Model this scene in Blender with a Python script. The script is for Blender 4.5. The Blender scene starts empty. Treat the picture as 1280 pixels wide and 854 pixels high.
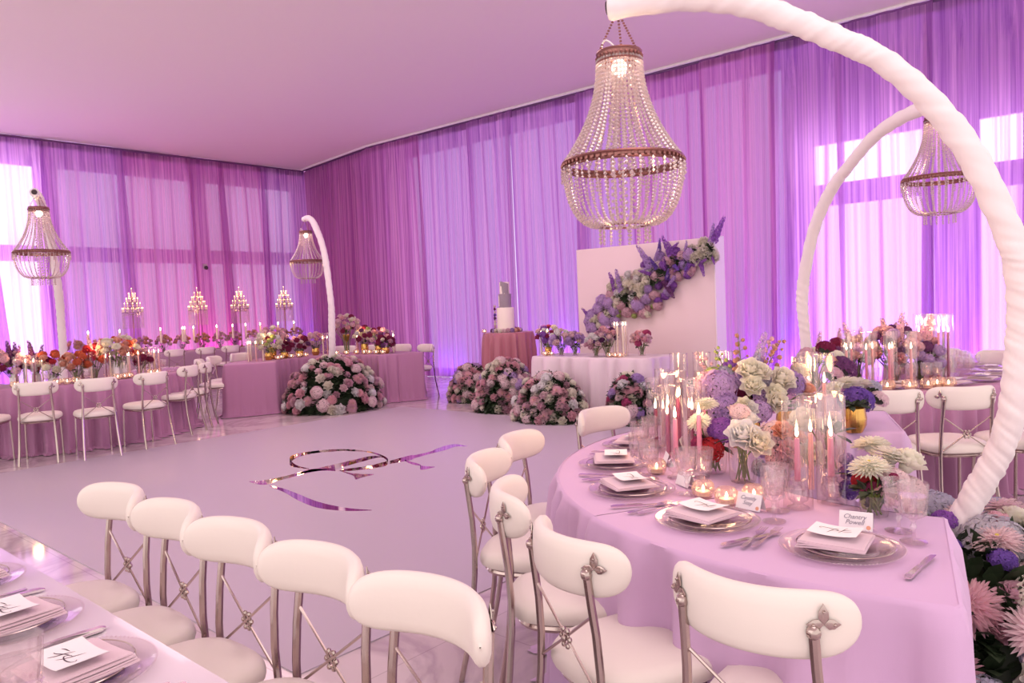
import bpy, math, random
import numpy as np
from mathutils import Vector, Matrix, Quaternion
PI = math.pi
col = bpy.context.scene.collection
rnd = random.Random(7)
WORLD, KEY, TOP, TOP2, EXPO = 1.3, 46, 42, 100, 0.22
def R_(d): return math.radians(d)

# ---------------------------------------------------------------- camera
CAM = ((0.6579142806808705, 0.06341342464393933, -0.7504182412835526),
       (-0.7519892229266567, 0.0013925726350493713, -0.6591739295084563),
       (-0.04075546439848052, 0.9979863718089461, 0.04860240534459841))
EYE = Vector((0, 0, 1.46)); F = 946.7
M3 = Matrix(CAM)
def at(px, py, d):
    """point in the room seen in direction (px, py), d metres ahead of the lens"""
    return EYE + M3 @ Vector(((px-640)/F*d, -(py-427)/F*d, -d))
cam = bpy.data.cameras.new('camera'); co = bpy.data.objects.new('camera', cam); col.objects.link(co)
co.matrix_world = Matrix.Translation(EYE) @ M3.to_4x4()
cam.sensor_width = 36; cam.lens = F/1280*36; cam.clip_start = .05; cam.clip_end = 200
bpy.context.scene.camera = co

# ---------------------------------------------------------------- materials
def lin(c):
    return tuple(((v/255)/12.92 if v/255 <= .04045 else ((v/255+.055)/1.055)**2.4) for v in c)
MATS = {}
def mat(name, rgb=None, rough=.6, metal=0, spec=.5, sheen=0, bump=0, bscale=200, trans=0, vary=0, coat=0, sss=0):
    if name in MATS: return MATS[name]
    m = bpy.data.materials.new(name); m.use_nodes = True
    nt = m.node_tree; b = nt.nodes['Principled BSDF']
    b.inputs['Base Color'].default_value = (*lin(rgb), 1)
    b.inputs['Roughness'].default_value = rough; b.inputs['Metallic'].default_value = metal
    b.inputs['Specular IOR Level'].default_value = spec
    b.inputs['Sheen Weight'].default_value = sheen
    b.inputs['Transmission Weight'].default_value = trans
    b.inputs['Coat Weight'].default_value = coat
    tc = nt.nodes.new('ShaderNodeTexCoord')
    if vary:
        n = nt.nodes.new('ShaderNodeTexNoise'); n.inputs['Scale'].default_value = 6
        nt.links.new(tc.outputs['Object'], n.inputs['Vector'])
        mx = nt.nodes.new('ShaderNodeMixRGB'); mx.blend_type = 'MULTIPLY'; mx.inputs[0].default_value = vary
        mx.inputs[1].default_value = (*lin(rgb), 1)
        cr = nt.nodes.new('ShaderNodeValToRGB'); cr.color_ramp.elements[0].position = .3; cr.color_ramp.elements[1].position = .7
        cr.color_ramp.elements[0].color = (.6, .6, .6, 1)
        nt.links.new(n.outputs['Fac'], cr.inputs[0]); nt.links.new(cr.outputs[0], mx.inputs[2])
        nt.links.new(mx.outputs[0], b.inputs['Base Color'])
    if bump:
        n2 = nt.nodes.new('ShaderNodeTexNoise'); n2.inputs['Scale'].default_value = bscale; n2.inputs['Detail'].default_value = 4
        bp = nt.nodes.new('ShaderNodeBump'); bp.inputs['Strength'].default_value = bump; bp.inputs['Distance'].default_value = .002
        nt.links.new(tc.outputs['Object'], n2.inputs['Vector']); nt.links.new(n2.outputs['Fac'], bp.inputs['Height'])
        nt.links.new(bp.outputs[0], b.inputs['Normal'])
    MATS[name] = m; return m
def emis(name, rgb, s):
    if name in MATS: return MATS[name]
    m = bpy.data.materials.new(name); m.use_nodes = True; nt = m.node_tree
    nt.nodes.remove(nt.nodes['Principled BSDF']); e = nt.nodes.new('ShaderNodeEmission')
    e.inputs[0].default_value = (*lin(rgb), 1); e.inputs[1].default_value = s
    nt.links.new(e.outputs[0], nt.nodes['Material Output'].inputs[0]); MATS[name] = m; return m
def thin_glass(name, tint=(255, 245, 248), refl=.12, rough=.04, body=0.0, bodycol=(255, 240, 245)):
    """thin clear glass: light passes straight through, edges reflect more"""
    if name in MATS: return MATS[name]
    m = bpy.data.materials.new(name); m.use_nodes = True; nt = m.node_tree
    nt.nodes.remove(nt.nodes['Principled BSDF'])
    t = nt.nodes.new('ShaderNodeBsdfTransparent'); t.inputs[0].default_value = (*lin(tint), 1)
    g = nt.nodes.new('ShaderNodeBsdfGlossy'); g.inputs['Roughness'].default_value = rough
    fr = nt.nodes.new('ShaderNodeLayerWeight'); fr.inputs['Blend'].default_value = .5
    mr = nt.nodes.new('ShaderNodeMapRange'); mr.inputs['To Min'].default_value = refl; mr.inputs['To Max'].default_value = .75
    mr.inputs['From Min'].default_value = 0; mr.inputs['From Max'].default_value = 1
    fp = nt.nodes.new('ShaderNodeMath'); fp.operation = 'POWER'; fp.inputs[1].default_value = 3.5
    nt.links.new(fr.outputs['Facing'], fp.inputs[0]); nt.links.new(fp.outputs[0], mr.inputs['Value'])
    mx = nt.nodes.new('ShaderNodeMixShader'); nt.links.new(mr.outputs[0], mx.inputs[0])
    if body:
        d = nt.nodes.new('ShaderNodeBsdfDiffuse'); d.inputs[0].default_value = (*lin(bodycol), 1)
        tl = nt.nodes.new('ShaderNodeBsdfTranslucent'); tl.inputs[0].default_value = (*lin(bodycol), 1)
        a = nt.nodes.new('ShaderNodeMixShader'); nt.links.new(d.outputs[0], a.inputs[1]); nt.links.new(tl.outputs[0], a.inputs[2])
        b = nt.nodes.new('ShaderNodeMixShader'); b.inputs[0].default_value = body
        nt.links.new(t.outputs[0], b.inputs[1]); nt.links.new(a.outputs[0], b.inputs[2])
        nt.links.new(b.outputs[0], mx.inputs[1])
    else:
        nt.links.new(t.outputs[0], mx.inputs[1])
    nt.links.new(g.outputs[0], mx.inputs[2]); nt.links.new(mx.outputs[0], nt.nodes['Material Output'].inputs[0])
    MATS[name] = m; return m
def fabric(name, rgb, trl=.35, bump=.25, bscale=900, fold=0):
    """cloth: diffuse with some light through it and a fine weave"""
    if name in MATS: return MATS[name]
    m = mat(name, rgb, rough=.75, sheen=.15, spec=.25, bump=bump, bscale=bscale)
    return m
def sheer(name, rgb, rgb2, a0=.6):
    """sheer voile: the more fabric the sight line crosses, the denser it looks; real translucency from lights behind"""
    m = bpy.data.materials.new(name); m.use_nodes = True; nt = m.node_tree; N = nt.nodes; L = nt.links
    N.remove(N['Principled BSDF'])
    ge = N.new('ShaderNodeNewGeometry'); dp = N.new('ShaderNodeVectorMath'); dp.operation = 'DOT_PRODUCT'
    L.new(ge.outputs['Normal'], dp.inputs[0]); L.new(ge.outputs['Incoming'], dp.inputs[1])
    ab = N.new('ShaderNodeMath'); ab.operation = 'ABSOLUTE'; L.new(dp.outputs['Value'], ab.inputs[0])
    mx0 = N.new('ShaderNodeMath'); mx0.operation = 'MAXIMUM'; mx0.inputs[1].default_value = .12; L.new(ab.outputs[0], mx0.inputs[0])
    iv = N.new('ShaderNodeMath'); iv.operation = 'DIVIDE'; iv.inputs[0].default_value = 1; L.new(mx0.outputs[0], iv.inputs[1])
    tc = N.new('ShaderNodeTexCoord'); mp = N.new('ShaderNodeMapping'); mp.inputs['Scale'].default_value = (14, 14, .1)
    no = N.new('ShaderNodeTexNoise'); no.inputs['Scale'].default_value = 1.6; no.inputs['Detail'].default_value = 5; no.inputs['Roughness'].default_value = .65
    L.new(tc.outputs['Object'], mp.inputs[0]); L.new(mp.outputs[0], no.inputs['Vector'])
    mr = N.new('ShaderNodeMapRange'); mr.inputs['From Min'].default_value = .3; mr.inputs['From Max'].default_value = .7
    mr.inputs['To Min'].default_value = 1-a0+.17; mr.inputs['To Max'].default_value = max(.01, 1-a0-.18)
    L.new(no.outputs['Fac'], mr.inputs['Value'])
    pw = N.new('ShaderNodeMath'); pw.operation = 'POWER'; L.new(mr.outputs[0], pw.inputs[0]); L.new(iv.outputs[0], pw.inputs[1])
    cm = N.new('ShaderNodeMixRGB'); cm.inputs[1].default_value = (*lin(rgb), 1); cm.inputs[2].default_value = (*lin(rgb2), 1)  # noise streaks paint the light and shade of fine folds into the voile
    m2 = N.new('ShaderNodeMapRange'); m2.inputs['From Min'].default_value = .34; m2.inputs['From Max'].default_value = .66; L.new(no.outputs['Fac'], m2.inputs['Value']); L.new(m2.outputs[0], cm.inputs[0])
    d = N.new('ShaderNodeBsdfDiffuse'); t = N.new('ShaderNodeBsdfTranslucent'); L.new(cm.outputs[0], d.inputs[0]); L.new(cm.outputs[0], t.inputs[0])
    dt = N.new('ShaderNodeMixShader'); dt.inputs[0].default_value = .5; L.new(d.outputs[0], dt.inputs[1]); L.new(t.outputs[0], dt.inputs[2])
    tr = N.new('ShaderNodeBsdfTransparent'); tr.inputs[0].default_value = (*lin((238, 214, 250)), 1)
    ms = N.new('ShaderNodeMixShader'); L.new(pw.outputs[0], ms.inputs[0]); L.new(dt.outputs[0], ms.inputs[1]); L.new(tr.outputs[0], ms.inputs[2])
    L.new(ms.outputs[0], N['Material Output'].inputs[0]); MATS[name] = m; return m

# ---------------------------------------------------------------- mesh helpers
class MB:
    def __init__(s): s.v = []; s.f = []; s.m = []
    def add(s, vs, fs, mi=0):
        o = len(s.v); s.v += [tuple(p) for p in vs]; s.f += [tuple(i+o for i in f) for f in fs]; s.m += [mi]*len(fs); return s
    def box(s, a, b, mi=0):
        x0, y0, z0 = a; x1, y1, z1 = b
        vs = [(x, y, z) for z in (z0, z1) for y in (y0, y1) for x in (x0, x1)]
        return s.add(vs, [(0, 2, 3, 1), (4, 5, 7, 6), (0, 1, 5, 4), (2, 6, 7, 3), (0, 4, 6, 2), (1, 3, 7, 5)], mi)
    def rbox(s, a, b, r, mi=0, seg=3):
        """box with rounded vertical corners and softened top edge"""
        x0, y0, z0 = a; x1, y1, z1 = b; ring = []
        for cx, cy, a0 in ((x1-r, y1-r, 0), (x0+r, y1-r, 90), (x0+r, y0+r, 180), (x1-r, y0+r, 270)):
            for k in range(seg+1):
                t = R_(a0+90*k/seg); ring.append((cx+r*math.cos(t), cy+r*math.sin(t)))
        return s.prism(ring, z0, z1, mi)
    def prism(s, ring, z0, z1, mi=0):
        n = len(ring); vs = [(x, y, z0) for x, y in ring]+[(x, y, z1) for x, y in ring]
        fs = [(i, (i+1) % n, n+(i+1) % n, n+i) for i in range(n)]+[tuple(range(n, 2*n)), tuple(reversed(range(n)))]
        return s.add(vs, fs, mi)
    def lathe(s, prof, n=16, mi=0, flute=0, nf=0, c=(0, 0, 0), cap=False):
        vs = []
        for r, z in prof:
            for k in range(n):
                a = 2*PI*k/n; rr = r*(1+(flute*math.cos(nf*a) if nf else 0)); vs.append((c[0]+rr*math.cos(a), c[1]+rr*math.sin(a), c[2]+z))
        fs = [(j*n+k, j*n+(k+1) % n, (j+1)*n+(k+1) % n, (j+1)*n+k) for j in range(len(prof)-1) for k in range(n)]
        if cap: fs.append(tuple(reversed(range(n)))); fs.append(tuple(range((len(prof)-1)*n, len(prof)*n)))
        return s.add(vs, fs, mi)
    def tube(s, pts, r, n=8, mi=0, cap=True, rf=None):
        pts = [Vector(p) for p in pts]; vs = []; m = len(pts); up = None
        for i, p in enumerate(pts):
            t = (pts[min(i+1, m-1)]-pts[max(i-1, 0)]).normalized()
            if up is None:
                up = Vector((0, 0, 1)) if abs(t.z) < .9 else Vector((1, 0, 0))
            x = up.cross(t)
            if x.length < 1e-5: x = Vector((1, 0, 0)).cross(t)
            x.normalize(); y = t.cross(x).normalized(); up = y
            for k in range(n):
                a = 2*PI*k/n; rr = (r[i] if isinstance(r, (list, tuple)) else r)
                if rf: rr *= rf(i, a)
                vs.append(p+x*(rr*math.cos(a))+y*(rr*math.sin(a)))
        fs = [(j*n+k, j*n+(k+1) % n, (j+1)*n+(k+1) % n, (j+1)*n+k) for j in range(m-1) for k in range(n)]
        if cap: fs += [tuple(reversed(range(n))), tuple(range((m-1)*n, m*n))]
        return s.add(vs, fs, mi)
    def ball(s, c, r, n=8, m=5, mi=0, sz=1):
        vs = [(c[0], c[1], c[2]-r*sz)]
        for j in range(1, m):
            ph = -PI/2+PI*j/m
            for k in range(n): vs.append((c[0]+r*math.cos(ph)*math.cos(2*PI*k/n), c[1]+r*math.cos(ph)*math.sin(2*PI*k/n), c[2]+r*sz*math.sin(ph)))
        vs.append((c[0], c[1], c[2]+r*sz)); e = len(vs)-1
        fs = [(0, 1+(k+1) % n, 1+k) for k in range(n)]
        for j in range(m-2): fs += [(1+j*n+k, 1+j*n+(k+1) % n, 1+(j+1)*n+(k+1) % n, 1+(j+1)*n+k) for k in range(n)]
        fs += [(1+(m-2)*n+k, 1+(m-2)*n+(k+1) % n, e) for k in range(n)]
        return s.add(vs, fs, mi)
    def octa(s, c, r, mi=0, sz=1.2):
        x, y, z = c; vs = [(x+r, y, z), (x, y+r, z), (x-r, y, z), (x, y-r, z), (x, y, z+r*sz), (x, y, z-r*sz)]
        return s.add(vs, [(0, 1, 4), (1, 2, 4), (2, 3, 4), (3, 0, 4), (1, 0, 5), (2, 1, 5), (3, 2, 5), (0, 3, 5)], mi)
    def torus(s, R, r, n=40, m=6, mi=0, c=(0, 0, 0), flat=1):
        vs = []
        for i in range(n):
            a = 2*PI*i/n
            for j in range(m):
                b = 2*PI*j/m; q = R+r*math.cos(b); vs.append((c[0]+q*math.cos(a), c[1]+q*math.sin(a), c[2]+r*flat*math.sin(b)))
        fs = [(i*m+j, ((i+1) % n)*m+j, ((i+1) % n)*m+(j+1) % m, i*m+(j+1) % m) for i in range(n) for j in range(m)]
        return s.add(vs, fs, mi)
    def mesh(s, name, mats, smooth=True, sharp=None):
        me = bpy.data.meshes.new(name); me.from_pydata(s.v, [], s.f)
        for m in (mats if isinstance(mats, (list, tuple)) else [mats]): me.materials.append(m)
        me.polygons.foreach_set('material_index', s.m)
        me.polygons.foreach_set('use_smooth', [smooth]*len(me.polygons))
        if smooth and sharp: me.set_sharp_from_angle(angle=R_(sharp))
        me.update(); return me
    def build(s, name, mats, parent=None, smooth=True, sharp=40):
        return ob(name, s.mesh(name, mats, smooth, sharp), parent)
def ob(name, data, parent=None, loc=None, rot=None, sc=None):
    o = bpy.data.objects.new(name, data); col.objects.link(o)
    if parent: o.parent = parent
    if loc is not None: o.location = loc
    if rot is not None:
        if isinstance(rot, Quaternion): o.rotation_mode = 'QUATERNION'; o.rotation_quaternion = rot
        else: o.rotation_euler = rot
    if sc is not None: o.scale = (sc,)*3 if isinstance(sc, (int, float)) else sc
    return o
def tag(o, label=None, cat=None, group=None, kind=None):
    if label: o['label'] = label
    if cat: o['category'] = cat
    if group: o['group'] = group
    if kind: o['kind'] = kind
    return o
def thing(name, label, cat, loc=(0, 0, 0), rz=0, group=None, sc=None):
    return tag(ob(name, None, None, loc, (0, 0, rz), sc), label, cat, group)
def struct(name, mb, m, smooth=False): o = mb.build(name, m, None, smooth); o['kind'] = 'structure'; return o
def kids(o): return [c for c in KID.get(o.name, [])]
KID = {}
def reg(o):
    for c in o.children: KID.setdefault(o.name, []).append(c); reg(c)
def copy_tree(o, parent=None, depth=9):
    c = o.copy(); col.objects.link(c); c.parent = parent
    if depth > 0:
        for ch in KID.get(o.name, []): copy_tree(ch, c, depth-1)
    return c
PROTO = {}
def proto(key, fn):
    """first use returns the thing itself, later uses a copy of it and its parts"""
    if key not in PROTO:
        o = fn(); bpy.context.view_layer.update(); reg(o); PROTO[key] = o; return o
    return copy_tree(PROTO[key])
def place(o, loc, rz=0, label=None, group=None, sc=None):
    o.location = loc; o.rotation_euler = (0, 0, rz)
    if label: o['label'] = label
    if group: o['group'] = group
    elif 'group' in o: del o['group']
    if sc: o.scale = (sc,)*3
    return o
def sm(x): x = max(0, min(1, x)); return x*x*(3-2*x)

def petal_mat(name, rgb):
    m = bpy.data.materials.new(name); m.use_nodes = True; nt = m.node_tree; N = nt.nodes; L = nt.links; N.remove(N['Principled BSDF'])
    tc = N.new('ShaderNodeTexCoord'); no = N.new('ShaderNodeTexNoise'); no.inputs['Scale'].default_value = 3
    L.new(tc.outputs['Object'], no.inputs['Vector']); mx = N.new('ShaderNodeMixRGB'); a = lin(rgb)
    mx.inputs[1].default_value = (*[v*.86 for v in a], 1); mx.inputs[2].default_value = (*[min(1, v*1.1) for v in a], 1); L.new(no.outputs['Fac'], mx.inputs[0])
    d = N.new('ShaderNodeBsdfDiffuse'); t = N.new('ShaderNodeBsdfTranslucent'); L.new(mx.outputs[0], d.inputs[0]); L.new(mx.outputs[0], t.inputs[0])
    ms = N.new('ShaderNodeMixShader'); ms.inputs[0].default_value = .45; L.new(d.outputs[0], ms.inputs[1]); L.new(t.outputs[0], ms.inputs[2]); L.new(ms.outputs[0], N['Material Output'].inputs[0]); return m
# colours
CLOTH = fabric('lilac_linen', (214, 176, 216)); CLOTHM = fabric('mauve_linen', (184, 130, 168)); CLOTHW = mat('pale_satin', (226, 204, 216), rough=.38, sheen=.2, bump=.1)
CLOTHG = fabric('grey_mauve_linen', (186, 152, 172)); CLOTHR = mat('rose_satin', (176, 104, 122), rough=.4, sheen=.2, bump=.1)
LEATHER = mat('ivory_leatherette', (240, 228, 222), rough=.5, bump=.12, bscale=60)
SILVER = mat('champagne_steel', (186, 168, 164), rough=.16, metal=1); DARKM = mat('dark_plastic', (60, 42, 50), rough=.5)
ANTIQ = mat('antique_bronze', (150, 104, 100), rough=.35, metal=.9, bump=.6, bscale=90)
CRYS = thin_glass('cut_crystal', tint=(255, 251, 252), refl=.15, rough=.05, body=.025); GLASS = thin_glass('clear_glass', tint=(255, 250, 250), refl=.13, rough=.045)
BEADM = thin_glass('crystal_bead', tint=(255, 240, 240), refl=.3, rough=.14, body=.6, bodycol=(255, 238, 236))
PLATEG = thin_glass('plate_glass', tint=(255, 252, 253), refl=.07, rough=.08, body=.12)
WRAP = mat('white_wrap_fabric', (240, 228, 232), rough=.8, sheen=.2, bump=.3, bscale=40)
FLAME = emis('candle_flame', (255, 222, 172), 16); BULB = emis('bulb_glow', (255, 232, 205), 9)
GOLD = mat('gold_mercury_glass', (214, 170, 96), rough=.25, metal=.9); PAPER = mat('white_card', (248, 240, 244), rough=.7)
INK = mat('dark_ink', (70, 52, 66), rough=.6)
NAPK = fabric('blush_napkin', (222, 194, 208)); NAPK2 = fabric('pink_napkin', (230, 202, 214))
STEM = mat('green_stem', (96, 112, 52), rough=.6); LEAFM = mat('dark_leaf', (46, 62, 40), rough=.5, vary=.6); SOIL = mat('foam_shade_green', (34, 40, 30), rough=.9)
WAX = {'burgundy': mat('wax_burgundy', (128, 44, 88), rough=.4), 'pink': mat('wax_pink', (226, 140, 168), rough=.4),
       'mauve': mat('wax_mauve', (170, 86, 130), rough=.4), 'blush': mat('wax_blush', (236, 176, 180), rough=.4), 'ivory': mat('wax_ivory', (244, 226, 204), rough=.4)}
PET = {}
for n, c in dict(cream=(255, 246, 232), ivory=(252, 242, 232), white=(255, 250, 250), blush=(246, 220, 226), pink=(242, 198, 210), rose=(240, 188, 202), peach=(240, 190, 172),
                 dusty=(230, 190, 206), lilac=(208, 176, 226), lavender=(190, 158, 216), violet=(132, 98, 188), purple=(160, 104, 194), magenta=(190, 84, 130),
                 burgundy=(138, 52, 88), red=(190, 60, 70), orange=(214, 110, 82), bluegrey=(200, 196, 216), silver=(214, 208, 220), green=(186, 196, 128), plum=(126, 78, 128), tan=(206, 160, 140)).items():
    PET[n] = petal_mat('petal_'+n, c)
PETC = mat('flower_eye', (206, 190, 90), rough=.7)

# ---------------------------------------------------------------- flowers (unit radius, opening along +Z)
def petal(mb, ang, r0, r1, w, z0, z1, cup=.25, mi=0, nu=3, nv=3, tip=.5):
    vs = []; ca, sa = math.cos(ang), math.sin(ang)
    for j in range(nv+1):
        t = j/nv; r = r0+(r1-r0)*t; z = z0+(z1-z0)*(t**.8); ww = w*math.sin(PI*min(1, .18+.72*t))**.7*(1 if t < 1 else tip+.35)
        for i in range(nu+1):
            u = -1+2*i/nu; x = r-(u*u)*cup*abs(w)*(.5+.3*t); y = u*ww; zz = z+(u*u)*cup*w*.6
            vs.append((x*ca-y*sa, x*sa+y*ca, zz))
    fs = [(j*(nu+1)+i, j*(nu+1)+i+1, (j+1)*(nu+1)+i+1, (j+1)*(nu+1)+i) for j in range(nv) for i in range(nu)]
    mb.add(vs, fs, mi)
def f_rose(seed):
    r = random.Random(seed); mb = MB()
    mb.ball((0, 0, .3), .3, 8, 5)
    for k, (n, r1, z1, z0, w) in enumerate([(3, .2, .78, .1, .3), (4, .36, .8, .05, .4), (5, .56, .72, -.02, .46), (6, .78, .56, -.1, .48), (7, .98, .3, -.18, .5)]):
        for i in range(n): petal(mb, 2*PI*(i+.5*k+r.uniform(-.1, .1))/n, .1+.04*k, r1, w, z0, z1+r.uniform(-.05, .05), cup=.5)
    mb.ball((0, 0, -.05), .42, 8, 4); return mb
def f_mum(seed):
    r = random.Random(seed); mb = MB(); mb.ball((0, 0, .05), .38, 8, 4)
    mb.ball((0, 0, .36), .1, 6, 4, mi=1)
    for n, r0, r1, z0, z1, w in [(28, .2, 1.0, .0, -.05, .1), (26, .2, .96, .08, .1, .1), (23, .15, .86, .14, .24, .095), (19, .12, .7, .2, .38, .09), (15, .08, .5, .26, .46, .08), (9, .05, .3, .3, .5, .07)]:
        for i in range(n): petal(mb, 2*PI*(i+r.random()*.6)/n, r0, r1*r.uniform(.92, 1.05), w, z0, z1+r.uniform(-.05, .05), cup=.8, nu=2, nv=2, tip=.2)
    return mb
def f_hyd(seed, n=96):
    r = random.Random(seed); mb = MB(); mb.ball((0, 0, .1), .66, 10, 6, sz=.8, mi=1)  # dark leafy core, coloured to paint shade into the gaps between florets
    for i in range(n):
        zc = 1-1.35*(i+.5)/n; th = i*2.39996; rr = math.sqrt(max(0, 1-zc*zc)); nrm = Vector((rr*math.cos(th), rr*math.sin(th), zc)).normalized()
        c = nrm*r.uniform(.82, .95); c.z = c.z*.8+.1; q = nrm.to_track_quat('Z', 'Y'); a0 = r.random()*PI; s = r.uniform(.19, .24); q = q @ Quaternion((math.cos(i), math.sin(i), 0), r.uniform(-.45, .45))
        for k in range(4):
            a = a0+k*PI/2; d = Vector((math.cos(a), math.sin(a), 0)); e = Vector((-d.y, d.x, 0))
            loc = [Vector((0, 0, .02)), d*s*.55+e*s*.45+Vector((0, 0, .05)), d*s*1.1+Vector((0, 0, .02)), d*s*.55-e*s*.45+Vector((0, 0, .05))]
            mb.add([c+q @ p for p in loc], [(0, 3, 2, 1)])
    return mb
def f_spike(seed):
    """delphinium / stock spike, height 1, base at origin"""
    r = random.Random(seed); mb = MB(); mb.tube([(0, 0, 0), (.01, 0, .5), (0, .01, 1)], [.012, .01, .005], 4, mi=1)
    for i in range(34):
        t = .28+.7*i/34; a = i*2.4; s = .075*(1.15-t)+.018; d = Vector((math.cos(a), math.sin(a), .35)).normalized(); c = Vector((0, 0, t))+d*s*1.0
        q = d.to_track_quat('Z', 'Y')
        for k in range(4):
            b = k*PI/2+i; u = Vector((math.cos(b), math.sin(b), 0)); e = Vector((-u.y, u.x, 0))
            mb.add([c+q @ p for p in (Vector((0, 0, 0)), u*s*.6+e*s*.5+Vector((0, 0, s*.3)), u*s*1.2, u*s*.6-e*s*.5+Vector((0, 0, s*.3)))], [(0, 3, 2, 1)])
    return mb
def f_sprig(seed):
    """airy sprig with small round buds, height 1"""
    r = random.Random(seed); mb = MB(); mb.tube([(0, 0, 0), (.03, 0, .5), (0, .02, 1)], [.008, .007, .004], 4, mi=1)
    for i in range(15):
        t = .3+.7*i/15; a = i*2.1; d = Vector((math.cos(a), math.sin(a), .6))*(.17*(1.2-t)); p = Vector((.02, 0, t))
        mb.tube([p, p+d], .004, 3, mi=1, cap=False); mb.ball(p+d, .035*r.uniform(.6, 1.2), 6, 4)
    return mb
def f_leaf(seed):
    mb = MB()
    for k in range(3):
        a = (k-1)*.9; petal(mb, a, .05, 1.0-.2*abs(k-1), .22, 0, .15, cup=-.4, nu=2, nv=4, tip=.1)
    return mb
FL = {}; COUNT = {}
def flower(kind, colname, var=0):
    k = (kind, colname, var)
    if k not in FL:
        mb = {'rose': f_rose, 'chrysanthemum': f_mum, 'hydrangea': f_hyd, 'delphinium': f_spike, 'blossom_sprig': f_sprig, 'leaf_sprig': f_leaf}[kind](hash((kind, var)) % 991 if False else var*13+5)
        c = LEAFM if kind == 'leaf_sprig' else PET[colname]
        second = PETC if kind == 'chrysanthemum' else LEAFM if kind == 'hydrangea' else STEM
        FL[k] = mb.mesh(kind, [c, second], smooth=(kind in ('rose', 'blossom_sprig', 'chrysanthemum')))
    return FL[k]
def bloom(kind, colname, parent, loc, nrm=(0, 0, 1), s=.05, spin=None):
    n_ = COUNT[parent.name, kind] = COUNT.get((parent.name, kind), 0)+1
    if n_ > 96: kind = {'rose': 'chrysanthemum', 'chrysanthemum': 'hydrangea'}.get(kind, 'rose')
    q = Vector(nrm).normalized().to_track_quat('Z', 'Y') @ Quaternion((0, 0, 1), rnd.random()*6.28 if spin is None else spin)
    return ob(kind, flower(kind, colname, rnd.randrange(2)), parent, loc, q, s)
def leafage(mb, c, nrm, s):
    q = Vector(nrm).normalized().to_track_quat('X', 'Z')
    for k in range(3):
        a = rnd.uniform(-.9, .9); b = rnd.uniform(-.7, .7); qq = q @ Quaternion((0, 0, 1), a) @ Quaternion((0, 1, 0), b)
        L = s*rnd.uniform(.8, 1.4); w = L*.22
        pts = [(0, 0, 0), (L*.35, w, .02*L), (L*.7, w*.8, .0), (L, 0, -.1*L), (L*.7, -w*.8, 0), (L*.35, -w, .02*L), (L*.5, 0, .06*L)]
        mb.add([Vector(c)+qq @ Vector(p) for p in pts], [(0, 1, 6), (1, 2, 6), (2, 3, 6), (3, 4, 6), (4, 5, 6), (5, 0, 6)])
def dome(label, loc, rx, ry, h, n, palette, size, rz=0, tall=0, name='floral_mound', group=None, zmin=.02, top=None):
    """flowers packed over a leafy dome standing on the floor"""
    t = thing(name, label, 'flower arrangement', loc, rz, group)
    core = MB(); k = 14; prof = [(1.0*.8, 0), (.86, .25), (.72, .5), (.46, .72), (.05, .82)]
    vs = []; 
    for r, z in prof:
        for i in range(k): a = 2*PI*i/k; vs.append((rx*r*math.cos(a), ry*r*math.sin(a), z*h))
    core.add(vs, [(j*k+i, j*k+(i+1) % k, (j+1)*k+(i+1) % k, (j+1)*k+i) for j in range(len(prof)-1) for i in range(k)])
    lf = MB()
    for i in range(int(n*3.2)):
        z = rnd.random()**1.1; a = rnd.random()*2*PI; rr = math.sqrt(1-z*z*.97)
        nrm = Vector((rr*math.cos(a)/rx, rr*math.sin(a)/ry, z/h)).normalized(); p = Vector((rx*rr*math.cos(a)*.86, ry*rr*math.sin(a)*.86, h*z*.86+.02)); leafage(lf, p, nrm, size*1.5)
    core.add(lf.v, lf.f)
    o = core.build('foliage', LEAFM, t, smooth=False); o['kind'] = 'stuff'
    for i in range(n):
        z = zmin+(1-zmin)*((i+.5)/n)**1.0; a = i*2.39996+rnd.uniform(-.3, .3); rr = math.sqrt(max(0, 1-z*z))
        z = min(1, max(.03, z+rnd.uniform(-.04, .04)))
        p = Vector((rx*rr*math.cos(a), ry*rr*math.sin(a), h*z)); nrm = Vector((rr*math.cos(a)/rx, rr*math.sin(a)/ry, z/h*1.1)).normalized()
        kind, c, s = palette(a, z) if callable(palette) else rnd.choice(palette)
        s *= size*rnd.uniform(.85, 1.15); p.z = max(p.z, s*.75)
        if kind in ('delphinium', 'blossom_sprig'): bloom(kind, c, t, p*.9, nrm+Vector((0, 0, .4)), s)
        else: bloom(kind, c, t, p*rnd.uniform(.93, 1.05), nrm+Vector((rnd.uniform(-.25, .25), rnd.uniform(-.25, .25), 0)), s)
    return t
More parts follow.
